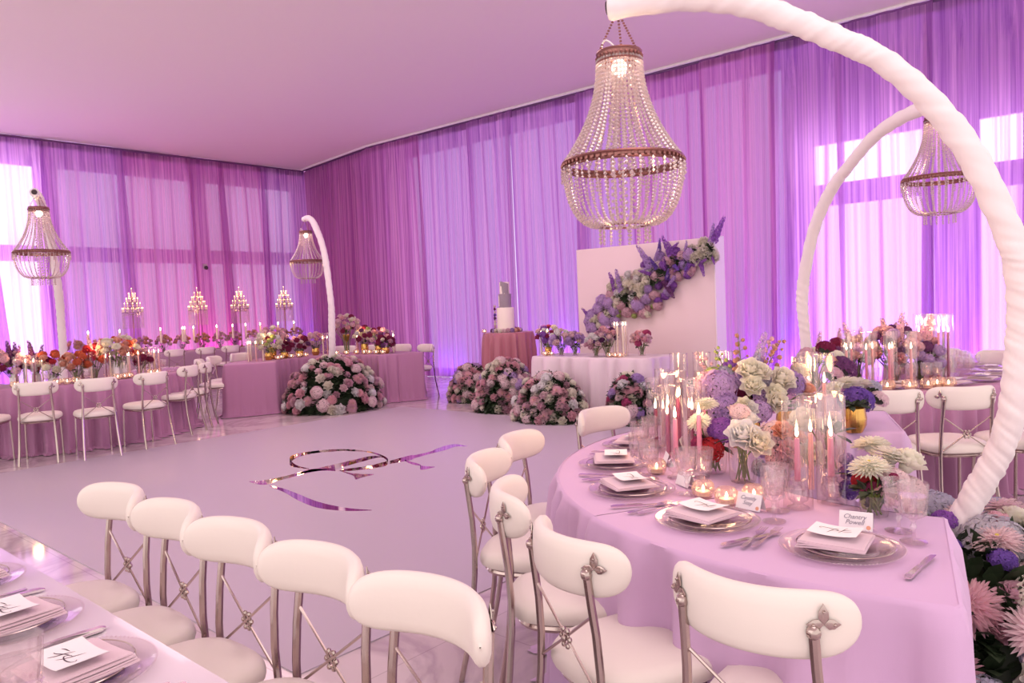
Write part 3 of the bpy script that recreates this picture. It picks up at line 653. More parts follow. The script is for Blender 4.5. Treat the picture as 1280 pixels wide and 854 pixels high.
for x, l in [(6.2, 'first from the bright windows'), (6.75, 'second from the bright windows'), (7.38, 'third, below the second candelabra'), (7.92, 'fourth, below the third candelabra')]:
    chair(x, 14.85, 90, WH+' at the long straight table, '+l, 'ivory chairs at the long straight table')
# ---------------------------------------------------------------- fabric-wrapped arches
PROF = [(.28, 0), (.12, .2), (0.0, .4), (-.09, .58), (-.16, .72), (-.21, .84), (-.25, 1.0), (-.275, 1.18), (-.285, 1.33), (-.275, 1.49), (-.24, 1.66), (-.13, 1.95), (.01, 2.17), (.18, 2.355), (.33, 2.46), (.49, 2.56), (.69, 2.66), (.95, 2.725), (1.25, 2.745)]
def spline(P, k):
    out = []
    for i in range(len(P)-1):
        a, b, c, d = (P[max(i-1, 0)], P[i], P[i+1], P[min(i+2, len(P)-1)])
        for q in range(k):
            t = q/k; out.append(tuple(.5*((2*b[j])+(-a[j]+c[j])*t+(2*a[j]-5*b[j]+4*c[j]-d[j])*t*t+(-a[j]+3*b[j]-3*c[j]+d[j])*t**3) for j in range(len(b))))
    out.append(P[-1]); return out
def arch(c, th, sc, seg, label, r=.048, prof=PROF, seed=1):
    t = thing('wrapped_arch', label, 'arch', (*c, 0), R_(th)); q = random.Random(seed); L = spline(prof, seg)
    ph = [q.random()*6 for _ in range(4)]
    def rf(i, a):
        s = i/len(L)*17*.055*100/5
        u = i/len(L); w1 = 1.6*math.sin(23*u+ph[0])+.9*math.sin(57*u+ph[3]); tw = 3*a+2*PI*62*u+w1
        rid = .085*abs(math.sin(.5*tw+ph[1]))*(.55+.45*math.sin(2*a+31*u+ph[2]))+.045*math.sin(2*a+2*PI*33*u-w1)+.05*math.sin(a+2*PI*5*u)+.02*math.sin(5*a+2*PI*90*u+w1)
        return 1+rid+.05*math.sin(s*.7+ph[3])
    rr = [r*(1.03-.06*i/len(L)) for i in range(len(L))]
    mb = MB().tube([(s*sc, 0, z*sc) for s, z in L], rr, 26, rf=rf)
    mb.build('fabric_wrap', WRAP, t, True, None)
    e, z = L[-1]; mb = MB().tube([(e*sc-.01, 0, z*sc), (e*sc+.012, 0, z*sc)], r*.62, 14); mb.build('pole_end', DARKM, t)
    mb = MB().lathe([(.0, 0), (.24, 0), (.24, .02), (0, .025)], 28, c=(.28*sc, 0, 0)); mb.build('base_plate', SILVER, t)
    return t
arch(C1, 110, 1.0, 26, 'largest white fabric-wrapped arch pole curving over the nearest table')
arch((6.72, 2.3), 236, 1.0, 14, 'white wrapped arch pole curving behind the largest arch, over the distant curved table', seed=2)
arch(C2, 67, 1.1, 12, 'slim white wrapped pole rising from the flower mound at the head table', r=.046, seed=3)
arch(C4, 246, 1.07, 12, 'wrapped leaning pole with open dark end, by the bright daylight drape', r=.047, seed=4)

# ---------------------------------------------------------------- crystal chandeliers
def strand(mb, pts, step, r, mi=0):
    pts = [Vector(p) for p in pts]; acc = 0
    for a, b in zip(pts, pts[1:]):
        d = (b-a).length; u = (b-a)/d if d > 0 else Vector(); x = acc
        while x < d: mb.octa(a+u*x, r, mi, 1.15); x += step
        acc = x-d
def make_chandelier(label, loc, sc=1, ntop=22, nlow=30, hang=.22, rz=0, glow=9, lum=14, dens=1):
    """origin at the middle ring"""
    t = thing('crystal_chandelier', label, 'chandelier', loc, rz, None, (sc,)*3)
    R1, R2, R3, H1, H3 = .097, .266, .112, .455, -.275
    mb = MB()
    for z in (H1-.006, H1+.034): mb.torus(R1, .006, 36, 6, c=(0, 0, z))
    mb.lathe([(R1-.003, H1-.005), (R1+.001, H1+.032)], 36); 
    for k in range(28): mb.octa((R1*1.03*math.cos(k*.2244), R1*1.03*math.sin(k*.2244), H1+.014), .009)
    mb.build('top_crown_ring', ANTIQ, t)
    mb = MB(); mb.torus(R2, .008, 56, 6, c=(0, 0, .012)); mb.torus(R2, .007, 56, 6, c=(0, 0, -.012)); mb.lathe([(R2, -.012), (R2+.002, .012)], 56)
    for k in range(60): mb.ball((R2*1.02*math.cos(k*PI/30), R2*1.02*math.sin(k*PI/30), 0), .008, 5, 4)
    mb.build('middle_ring', ANTIQ, t)
    MB().torus(R3, .005, 36, 6, c=(0, 0, H3)).build('bottom_ring', ANTIQ, t)
    for k in range(3):
        a = k*2*PI/3+.4; mb = MB(); p0 = Vector((R1*math.cos(a), R1*math.sin(a), H1+.03)); p1 = Vector((0, 0, H1+hang)); n = int((p1-p0).length/.014)
        for i in range(n): mb.torus(.005, .0013, 8, 4, c=tuple(p0+(p1-p0)*i/n), flat=2.5)
        mb.build('chain', ANTIQ, t)
    MB().ball((0, 0, H1-.03), .034, 14, 8, sz=1.15).build('light_bulb', BULB, t)
    MB().tube([(0, 0, H1+.03), (0, 0, H1)], .014, 10).build('lamp_socket', ANTIQ, t)
    mb = MB().tube([(R1*math.cos(a)*.8, R1*math.sin(a)*.8, H1+.03+.05*math.sin(b)) for a, b in [(2+i*.2, i*PI/8) for i in range(9)]], .004, 5); mb.build('cable', mat('white_cable', (235, 225, 228)), t)
    st = MB(); base = []
    for i in range(9):
        u = i/8; base.append((R1+(R2-R1)*(u**1.75), 0, H1-(H1-.01)*(u**.86)))
    strand(st, base, .0185/dens, .0102); me = st.mesh('bead_strand', BEADM, False)
    for k in range(ntop): ob('bead_strand', me, t, (0, 0, 0), (0, 0, 2*PI*k/ntop+rnd.uniform(-.02, .02)))
    st = MB(); low = []
    for i in range(9):
        u = i/8*PI/2; low.append((R3+(R2-R3)*math.cos(u)**.8 if i < 8 else R3, 0, -.012+(H3+.012)*math.sin(u)))
    strand(st, low, .0165/dens, .0082); me = st.mesh('bead_strand', BEADM, False)
    for k in range(nlow): ob('lower_bead_strand', me, t, (0, 0, 0), (0, 0, 2*PI*k/nlow))
    st = MB(); strand(st, [(R3, 0, H3), (R3, 0, H3-.075)], .018, .0085); me = st.mesh('tail_strand', BEADM, False)
    for k in range(16): ob('tail_strand', me, t, (0, 0, 0), (0, 0, 2*PI*k/16))
    st = MB(); strand(st, [(.05, 0, H1-.02), (.05, 0, H3-.04)], .03, .009); me = st.mesh('inner_strand', BEADM, False)
    for k in range(6): ob('inner_strand', me, t, (0, 0, 0), (0, 0, 2*PI*k/6+.3))
    st = MB()
    for k in range(30):
        a = 2*PI*k/30; strand(st, [(R2*1.03*math.cos(a), R2*1.03*math.sin(a), -.02), (R2*1.03*math.cos(a), R2*1.03*math.sin(a), -.02-.03-.02*(k % 3))], .018, .0085)
    st.build('ring_drops', BEADM, t, False)
    point('chandelier_light', (loc[0], loc[1], loc[2]+(H1-.03)*sc), lum, (255, 214, 160), .04)
    return t
make_chandelier('largest crystal bead chandelier hanging from the tip of the big white arch', (2.93, 1.87, 2.07), 1, hang=.22, lum=5, ntop=40, nlow=44)
make_chandelier('crystal bead chandelier partly behind the big arch, in front of the long wall', tuple(at(1174, 224, 5.75)), .95, 30, 34, .15, lum=5, dens=1)
make_chandelier('small crystal chandelier beside the slim pole over the head table', tuple(at(384, 327, 12.3)), 1.0, 24, 28, .22, lum=8, dens=.9)
make_chandelier('crystal bead chandelier against the bright daylight drape by the leaning pole', tuple(at(52, 316, 8.6)), 1.04, 26, 32, .2, lum=8, dens=.9)

# ---------------------------------------------------------------- glassware, settings, candles
def beaded(mb, R, z, r, n):
    for k in range(n): mb.octa((R*math.cos(2*PI*k/n), R*math.sin(2*PI*k/n), z), r, 0, 1)
def make_charger():
    t = thing('charger_plate', 'x', 'plate')
    MB().lathe([(.03, .004), (.10, .004), (.112, .009), (.15, .014), (.156, .0145), (.15, .010), (.10, 0), (0, 0)], 48).build('plate', PLATEG, t)
    mb = MB(); beaded(mb, .157, .0135, .0032, 96); mb.build('beaded_rim', CRYS, t, False); return t
def make_bread():
    t = thing('dinner_plate', 'x', 'plate'); MB().lathe([(.0, .004), (.07, .004), (.085, .008), (.12, .013), (.123, .013), (.118, .009), (.08, 0), (0, 0)], 40).build('plate', PLATEG, t)
    MB().torus(.122, .0016, 48, 4, c=(0, 0, .0132)).build('rim', SILVER, t); return t
def make_napkin(m):
    def f():
        t = thing('folded_napkin', 'x', 'napkin'); mb = MB()
        for k in range(4):
            w, d, z = .085-.002*k, .083-.003*k, .002+k*.0042; off = .003*(k % 2); n = 10; vs = []
            for i in range(n+1):
                for j in range(n+1):
                    u, v = -1+2*i/n, -1+2*j/n; vs.append((u*w+off, v*d, z+.0035+.003*math.sin(u*2+k)*u*u+.0025*v*v*math.cos(u+k)))
            o = len(vs); vs += [(x, y, zz-.0036) for x, y, zz in vs[:o]]
            fs = [(i*(n+1)+j, (i+1)*(n+1)+j, (i+1)*(n+1)+j+1, i*(n+1)+j+1) for i in range(n) for j in range(n)]; fs += [tuple(reversed([a+o for a in q])) for q in fs]
            edge = [i*(n+1) for i in range(n+1)]+[n*(n+1)+j for j in range(1, n+1)]+[i*(n+1)+n for i in range(n-1, -1, -1)]+[j for j in range(n-1, 0, -1)]
            fs += [(edge[q], edge[(q+1) % len(edge)], edge[(q+1) % len(edge)]+o, edge[q]+o) for q in range(len(edge))]
            mb.add(vs, fs)
        mb.build('cloth', m, t, True, 50); return t
    return f
def ribbon(mb, pts, w, z=lambda x, y: 0, th=.0004):
    n = len(pts)
    for i in range(n-1):
        a, b = Vector(pts[i]), Vector(pts[i+1]); d = (b-a); 
        if d.length < 1e-6: continue
        e = Vector((-d.y, d.x)).normalized()*w*.5*(.4+1.2*math.sin(PI*(i+.5)/(n-1))); q = [a+e, a-e, b-e, b+e]
        mb.add([(p.x, p.y, z(p.x, p.y)) for p in q], [(0, 1, 2, 3)])
def make_menu():
    t = thing('menu_card', 'x', 'menu card'); mb = MB(); n = 8; W, D = .062, .048; zf = lambda x, y: .0035+.006*(x/W)**2
    vs = [(-W+2*W*i/n, y, zf(-W+2*W*i/n, 0)) for i in range(n+1) for y in (-D, D)]; vs += [(x, y, z-.0008) for x, y, z in vs]; o = 2*(n+1)
    fs = [(2*i, 2*i+2, 2*i+3, 2*i+1) for i in range(n)]+[(o+2*i, o+2*i+1, o+2*i+3, o+2*i+2) for i in range(n)]+[(2*i+2, 2*i, o+2*i, o+2*i+2) for i in range(n)]+[(2*i+1, 2*i+3, o+2*i+3, o+2*i+1) for i in range(n)]
    mb.add(vs, fs); mb.build('card', PAPER, t, True, 30)
    ink = MB(); zz = lambda x, y: zf(x, y)+.0006
    for P in ([(-.030, .002), (-.036, .006), (-.034, .012), (-.022, .014), (-.008, .013), (.004, .008), (.0, .0), (-.01, .0)], [(-.014, -.02), (-.01, -.005), (-.005, .012), (.002, .022)], [(.0, .0), (.012, .004), (.024, .013), (.03, .014)], [(.008, -.012), (.013, .002), (.016, .018), (.02, .028)], [(.016, -.006), (.028, -.004), (.034, .0)]):
        ribbon(ink, [(p[0]*1.2, p[1]*1.15) for p in spline(P, 4)], .0017, zz)
    ink.build('monogram', INK, t, False); return t
CUTL = mat('polished_silver', (224, 212, 214), rough=.18, metal=1)
def make_fork():
    t = thing('fork', 'x', 'cutlery'); mb = MB(); z = lambda y: .004+.006*max(0, y-.03)/.05*(1 if y < .08 else .6)
    def prof(ws, zf):
        vs = [(s*w, y, zf(y)+h) for y, w in ws for s in (-1, 1) for h in (0, .0018)]; n = len(ws); f = []
        for i in range(n-1):
            a = i*4; b = a+4; f += [(a+1, a+3, b+3, b+1), (a, b, b+2, a+2), (a, a+1, b+1, b), (a+3, a+2, b+2, b+3)]
        f += [(0, 2, 3, 1), (n*4-4, n*4-3, n*4-1, n*4-2)]; mb.add(vs, f)
    prof([(-.1, .005), (-.09, .0075), (-.06, .0065), (-.02, .003), (.02, .0028), (.035, .006), (.045, .0105), (.055, .0115)], z)
    for k in range(4):
        x = -.0093+k*.0062; q = [(.055, .0016), (.095, .0009)]; vs = [(x+s*w, y, z(y)+h) for y, w in q for s in (-1, 1) for h in (0, .0015)]
        mb.add(vs, [(1, 3, 7, 5), (0, 4, 6, 2), (0, 1, 5, 4), (3, 2, 6, 7), (4, 5, 7, 6)])
    mb.build('fork_body', CUTL, t, True, 40); return t
def make_knife():
    t = thing('table_knife', 'x', 'cutlery'); mb = MB()
    def prof(ws, mb, h0=.003):
        vs = [(x, y, .003+h) for y, x0, x1, h1 in ws for x in (x0, x1) for h in (0, h1)]; n = len(ws); f = []
        for i in range(n-1):
            a = i*4; b = a+4; f += [(a+1, a+3, b+3, b+1), (a, b, b+2, a+2), (a, a+1, b+1, b), (a+3, a+2, b+2, b+3)]
        f += [(0, 2, 3, 1), (n*4-4, n*4-3, n*4-1, n*4-2)]; mb.add(vs, f)
    prof([(-.11, -.006, .006, .003), (-.1, -.0085, .0085, .006), (-.06, -.0065, .0065, .006), (-.01, -.0055, .0055, .006), (0, -.004, .004, .004)], mb); mb.build('handle', CUTL, t, True, 40)
    mb = MB(); prof([(0, -.004, .004, .0025), (.02, -.008, .006, .0015), (.07, -.0095, .0065, .0012), (.1, -.006, .0065, .001), (.108, .004, .006, .0008)], mb); mb.build('blade', CUTL, t, True, 40); return t
def make_goblet(h=.165, r=.038, short=False):
    def f():
        t = thing('crystal_goblet', 'x', 'glass'); s = h/.165; k = r/.038
        MB().lathe([(.0, .0), (.034*k, 0), (.035*k, .002), (.02*k, .005), (.006, .010), (.0045, .03*s), (.009, .042*s), (.005, .052*s), (.008, .06*s), (.012*k, .065*s)], 24).build('stem', CRYS, t)
        mb = MB(); mb.lathe([(.012*k, .065*s), (.026*k, .072*s), (.033*k, .085*s), (.036*k, .11*s), (.038*k, .14*s), (.0395*k, .165*s)], 48, flute=.035, nf=12)
        mb.lathe([(.037*k, .165*s), (.0355*k, .14*s), (.033*k, .11*s), (.029*k, .086*s), (.015*k, .075*s)], 24)
        for i in range(14): a = 2*PI*i/14; mb.octa((.031*k*math.cos(a), .031*k*math.sin(a), .08*s), .006, 0, 1.3)
        mb.build('bowl', CRYS, t, False)
        MB().lathe([(.0, .082*s), (.028*k, .086*s), (.033*k, .11*s), (.035*k, .128*s), (.0, .128*s)], 20).build('water', GLASS, t); return t
    return f
def make_votive():
    t = thing('votive_candle', 'x', 'candle'); mb = MB(); mb.lathe([(.0, .001), (.028, .001), (.036, .012), (.039, .03), (.036, .048), (.027, .058), (.026, .058), (.034, .046), (.0365, .03), (.033, .014), (.0, .006)], 60, flute=.045, nf=15)
    mb.build('ribbed_glass', thin_glass('votive_glass', tint=(255, 246, 242), refl=.09, rough=.08, body=.07, bodycol=(255, 236, 224)), t, False)
    MB().lathe([(0, .007), (.024, .007), (.024, .022), (0, .022)], 16).build('wax', WAX['ivory'], t)
    MB().lathe([(.0, .022), (.004, .026), (.0055, .031), (.003, .039), (.0, .045)], 8).build('flame', FLAME, t); return t
def make_cyl(h, r):
    def f():
        t = thing('glass_cylinder', 'x', 'candle shade')
        MB().lathe([(r, 0), (r, h)], 24).build('glass_tube', GLASS, t); MB().torus(r, .0016, 28, 5, c=(0, 0, h)).build('rim', CRYS, t); return t
    return f
def make_taper(c, h):
    def f():
        t = thing('taper_candle', 'x', 'candle'); MB().lathe([(0, 0), (.010, 0), (.0092, h*.6), (.0083, h-.004), (.006, h), (0, h-.001)], 12).build('wax', WAX[c], t)
        MB().tube([(0, 0, h-.001), (0, 0, h+.008)], .0012, 4).build('wick', INK, t)
        MB().lathe([(.0, h+.004), (.0045, h+.009), (.0062, h+.017), (.004, h+.032), (.0012, h+.046), (0, h+.05)], 8).build('flame', FLAME, t); return t
    return f
def make_holder():
    t = thing('candle_holder', 'x', 'candle holder')
    MB().lathe([(0, 0), (.034, 0), (.036, .006), (.02, .012), (.014, .022), (.03, .032), (.034, .05), (.03, .07), (.016, .08), (.018, .092), (.026, .1), (.02, .1), (.013, .092), (.0, .088)], 30, flute=.05, nf=10).build('cut_glass_body', CRYS, t, False); return t
def make_card(lines):
    def f():
        t = thing('place_card', 'x', 'place card'); W, Hh = .045, .05; mb = MB()
        mb.add([(-W, -.018, 0), (W, -.018, 0), (W, 0, Hh), (-W, 0, Hh), (-W, .018, 0), (W, .018, 0)], [(0, 1, 2, 3), (5, 4, 3, 2)]); mb.add([(-W, -.0172, 0), (W, -.0172, 0), (W, 0, Hh-.0012), (-W, 0, Hh-.0012), (-W, .0172, 0), (W, .0172, 0)], [(3, 2, 1, 0), (2, 3, 4, 5)])
        mb.build('card', PAPER, t, False)
        if lines:
            for k, s in enumerate(lines):
                cu = bpy.data.curves.new('lettering', 'FONT'); cu.body = s; cu.size = .0185; cu.align_x = 'CENTER'; cu.shear = .35; cu.extrude = .0002; cu.resolution_u = 3
                o = bpy.data.objects.new('lettering', cu); col.objects.link(o); bpy.context.view_layer.update()
                me = bpy.data.meshes.new_from_object(o); bpy.data.objects.remove(o); me.materials.clear(); me.materials.append(mat('soft_grey_ink', (150, 140, 160), rough=.6))
                L = ob('lettering', me, t, (-.004, -.0185+.36*(.030-.015*k)-.0006, .030-.015*k), (math.atan2(Hh, .018), 0, 0))
            a = math.atan2(Hh, .018); mb = MB(); mb.lathe([(0, .0008), (.006, .0008), (.006, 0)], 16); o = mb.build('wax_seal', mat('coral_seal', (238, 170, 140), rough=.5), t, False)
            o.location = (.034, -.018+.36*.009-.0002, .009); o.rotation_euler = (a, 0, 0)
        return t
    return f
def setting(x, y, face, z, who, group, wine=True, menu=True, card=None, forks=2, knife=True, nap='blush', detail=True, gob=((.13, .235), (.2, .165))):
    """place setting; face: heading in degrees of the diner; local x to the diner's right, y ahead"""
    a = R_(face-90)
    def L(u, v): return (x+u*math.cos(a)-v*math.sin(a), y+u*math.sin(a)+v*math.cos(a))
    def put(key, fn, u, v, dz, rr, label, g): return place(proto(key, fn), (*L(u, v), z+dz), a+R_(rr), label, g)
    put('charger', make_charger, 0, 0, .0, 0, 'clear beaded charger plate '+who, group+' plates')
    if detail: put('bread', make_bread, 0.012, 0.0, .006, 0, 'clear dinner plate on the charger '+who, group+' plates')
    put('napkin_'+nap, make_napkin(NAPK if nap == 'blush' else NAPK2), -.01, -.01, .0195 if detail else .0145, 6, 'folded '+nap+' napkin on the plate '+who, group+' napkins')
    if menu: put('menu', make_menu, -.012, .0, .0455 if detail else .0405, 3, 'white menu card with monogram on the napkin '+who, group+' menu cards')
    for k in range(forks): put('fork', make_fork, -.195-.03*k, -.01-.02*k, .0, 4*k, ('inner' if k == 0 else 'outer')+' silver fork beside the plate '+who, group+' cutlery')
    if knife: put('knife', make_knife, .2, -.03, .0, -4, 'silver table knife beside the plate '+who, group+' cutlery')
    put('goblet', make_goblet(), *gob[0], 0, 0, 'taller cut crystal goblet '+who, group+' glasses')
    if wine: put('goblet_s', make_goblet(.15, .041), *gob[1], 0, 0, 'wider cut crystal goblet '+who, group+' glasses')
    if card is not None: put('card_'+str(card), make_card(card), -.02, .215, 0, 8, 'small white place card '+who, group+' place cards')
def hurricane(x, y, z, c, hc, h, r, where, group, holder=False, cyl=True):
    dz = .092 if holder else .004
    if holder: place(proto('holder', make_holder), (x, y, z), rnd.random(), 'crystal holder under %s taper %s' % (c, where), group+' holders')
    place(proto('taper_%s_%.2f' % (c, hc), make_taper(c, hc)), (x, y, z+dz), 0, 'lit %s taper %s' % (c, where), group+' %s tapers' % c)
    if cyl: place(proto('cyl_%.2f_%.3f' % (h, r), make_cyl(h, r)), (x, y, z), 0, 'glass round %s taper %s' % (c, where), group+' cylinders')
# ---------------------------------------------------------------- vases and bouquets
def vase_mb(kind, h, r):
    mb = MB()
    if kind == 'ribbed': mb.lathe([(0, .003), (r*.85, .003), (r*.95, .02), (r, h*.5), (r*.98, h)], 48, flute=.04, nf=16); m = GLASS
    elif kind == 'gold': mb.lathe([(0, 0), (r*.7, 0), (r, h*.3), (r*1.05, h*.6), (r*.9, h)], 30, flute=.03, nf=10); m = GOLD
    elif kind == 'compote': mb.lathe([(0, 0), (r*.8, 0), (r*.5, .012), (r*.16, h*.25), (r*.16, h*.6), (r*.7, h*.75), (r, h)], 24); m = GOLD
    elif kind == 'white': mb.lathe([(0, 0), (r*.8, 0), (r, h*.15), (r*.95, h*.7), (r*.6, h*.9), (r*.75, h)], 20); m = mat('white_ceramic', (244, 240, 246), rough=.2)
    else: mb.lathe([(0, 0), (r*.9, .002), (r, h*.2), (r, h)], 28); m = GLASS
    return mb, m
def bouquet(label, loc, vkind, vh, vr, blooms, group=None, leaves=6, name='flower_vase', water=True, lsize=.06):
    """blooms: (kind, colour, world position or offset, size)"""
    t = thing(name, label, 'flower vase', loc, 0, group); mb, m = vase_mb(vkind, vh, vr); mb.build('vase', m, t)
    base = Vector(loc); top = Vector((0, 0, vh)); st = MB(); lf = MB(); ctr = Vector((0, 0, vh*.8))
    for kind, c, p, s in blooms:
        p = Vector(p); d = p-ctr
        if kind in ('delphinium', 'blossom_sprig'):
            bloom(kind, c, t, ctr+(p-ctr)*.25, d+Vector((0, 0, .05)), s); continue
        bloom(kind, c, t, p, d.normalized()+Vector((0, 0, .35))+(EYE-base).normalized()*.5, s)
        if p.z > vh: st.tube([(p.x*.15, p.y*.15, .02), (p.x*.3, p.y*.3, vh*.7), tuple(p-d.normalized()*s*.4)], .0028, 5)
    if vkind in ('ribbed', 'clear'): 
        for k in range(7): a = k*.9; st.tube([(vr*.5*math.cos(a+2), vr*.5*math.sin(a+2), .01), (vr*.4*math.cos(a), vr*.4*math.sin(a), vh)], .003, 4)
    if st.v: st.build('stems', STEM, t)
    for k in range(leaves): a = rnd.random()*6.28; n = Vector((math.cos(a), math.sin(a), .3)); leafage(lf, ctr+n*.03+Vector((0, 0, vh*.25)), n, lsize)
    if lf.v: o = lf.build('foliage', LEAFM, t, False); o['kind'] = 'stuff'
    return t
def rel(base, px, py, d): return at(px, py, d)-Vector(base)
def cluster(n, R, h, pal, s, seed):
    """n blooms packed in a loose ball of radius R centred h above the base"""
    q = random.Random(seed); out = []
    for i in range(n):
        z = 1-1.5*(i+.5)/n; rr = math.sqrt(max(0, 1-z*z)); a = i*2.4+q.random()*.6; k, c, m = pal[q.randrange(len(pal))]
        out.append((k, c, (R*rr*math.cos(a), R*rr*math.sin(a), h+R*z*.85), s*m*q.uniform(.85, 1.15)))
    return out
NT = 'on the nearest lilac table'
# --- place settings on the nearest curved table
G1 = 'nearest table'
for a, who, cd, mn, gb in [(181.2, 'at the corner seat beside the large arch', ['Chantry', 'Powell'], True, ((.14, .17), (.085, .25))), (162.3, 'at the second seat from the table corner', ['Cassidy', 'Seay'], True, ((.12, .16), (.05, .26))),
                       (141.0, 'in the middle of the curved edge', '', True, ((.1, .17), (.05, .25))), (120.7, 'at the leftmost bulge of the curved edge', '', True, ((.17, .1), (.24, .14))), (101.2, 'before the chair that faces the lens', '', True, ((.12, .12), (.2, .1)))]:
    x, y = pol(C1, a, 1.255 if a < 170 else 1.235)
    setting(x, y, a+180, ZT+(.009 if a > 152 else .003), who, G1, card=cd, gob=gb, forks=2 if a > 120 else 1)
# --- votives and candle clusters
for (x, y), l in zip([(2.39, 1.24), (2.32, 1.12), (2.40, 1.06), (2.62, 1.56)], ['on the nearest table, leftmost before the white rose vase', 'on the nearest table, middle one before the white rose vase', 'on the nearest table, behind the small place card', 'by the goblets before the burgundy tapers of the nearest table']):
    place(proto('votive', make_votive), (x, y, ZT+(.008 if y < 1.2 else .002)), 0, 'lit ribbed glass votive '+l, 'votives on the nearest table')
LC = 'left of the red hydrangea'
for i, (x, y, c, hc, h) in enumerate([(3.08, 1.83, 'burgundy', .27, .41), (3.02, 1.73, 'burgundy', .30, .44), (3.13, 1.74, 'mauve', .32, .44), (3.03, 1.63, 'burgundy', .29, .42), (3.16, 1.62, 'pink', .27, .44), (2.89, 1.66, 'mauve', .28, .40), (2.87, 1.53, 'burgundy', .31, .43), (3.2, 1.86, 'mauve', .25, .44), (2.96, 1.55, 'mauve', .26, .4)]):
    hurricane(x, y, ZT, c, hc-.09, h-.08, .036 if i % 2 else .042, LC, 'left cluster')
for (x, y, hh) in [(2.60, 1.46, .14), (2.66, 1.39, .15)]: hurricane(x, y, ZT, 'pink', hh, .3, .04, 'without cylinder, before the dense candle cluster', 'front pair', holder=True, cyl=False)
for i, (x, y, c, hc, h) in enumerate([(2.42, .92, 'pink', .14, .35), (2.53, .85, 'pink', .13, .36), (2.61, .88, 'blush', .23, .36), (2.68, .97, 'blush', .2, .34)]):
    hurricane(x, y, ZT, c, hc, h, .046, 'right of the big pink roses', 'right cluster', holder=(i < 2))
for i, (x, y, c, hc, h) in enumerate([(3.41, 1.27, 'blush', .27, .41), (3.50, 1.20, 'blush', .28, .42), (3.58, 1.3, 'pink', .27, .42)]):
    hurricane(x, y, ZT, c, hc, h, .042, 'behind the cream roses', 'rear cluster')
for i, (x, y) in enumerate([(3.49, 1.80), (3.58, 1.72), (3.4, 1.88)]): hurricane(x, y, ZT, 'mauve', .2, .42, .044, 'hidden behind the tall lilac centrepiece', 'hidden cluster')
# --- bouquets on the nearest table
b = (2.67, 1.22, ZT); r = lambda x, y, d, B=None: rel(B or b, x, y, d)
bouquet('ribbed clear vase of big white roses behind the votives '+NT, b, 'ribbed', .15, .05, [('rose', 'white', r(928, 546, 2.75), .07), ('rose', 'ivory', r(947, 556, 2.72), .06), ('hydrangea', 'blush', r(925, 517, 2.85), .04), ('rose', 'white', r(936, 528, 2.85), .045)], leaves=3)
b = (2.76, 1.38, ZT)
bouquet('short vase with red and purple hydrangea heads beside the burgundy tapers', b, 'ribbed', .1, .048, [('hydrangea', 'red', r(889, 563, 2.95), .052), ('hydrangea', 'magenta', r(876, 556, 3.0), .04), ('hydrangea', 'purple', r(903, 540, 2.98), .06), ('chrysanthemum', 'cream', r(874, 528, 2.97), .052), ('chrysanthemum', 'cream', r(882, 507, 3.05), .055), ('hydrangea', 'pink', r(888, 545, 3.04), .05), ('rose', 'blush', r(918, 517, 3.1), .04)], leaves=4)
b = (2.85, 1.15, ZT)
bouquet('vase of pink roses and blush hydrangea left of the pink tapers', b, 'ribbed', .11, .045, [('hydrangea', 'blush', r(967, 545, 2.9), .062), ('rose', 'pink', r(985, 562, 2.8), .045), ('rose', 'peach', r(978, 540, 2.82), .045), ('rose', 'pink', r(992, 578, 2.82), .038), ('hydrangea', 'pink', r(972, 574, 2.85), .045), ('hydrangea', 'lilac', r(958, 560, 2.95), .045), ('rose', 'peach', r(997, 548, 2.86), .035), ('hydrangea', 'bluegrey', r(950, 585, 2.9), .035)], leaves=4)
b = (3.02, 1.02, ZT)
bouquet('vase of large cream roses glowing behind the pink tapers', b, 'ribbed', .13, .05, [('rose', 'cream', r(1006, 530, 2.98), .072), ('rose', 'cream', r(1017, 568, 2.85), .06), ('rose', 'ivory', r(1030, 536, 3.0), .05), ('rose', 'cream', r(996, 552, 2.95), .05), ('rose', 'blush', r(1042, 525, 3.05), .04)], leaves=4)
b = (3.3, 1.5, ZT)
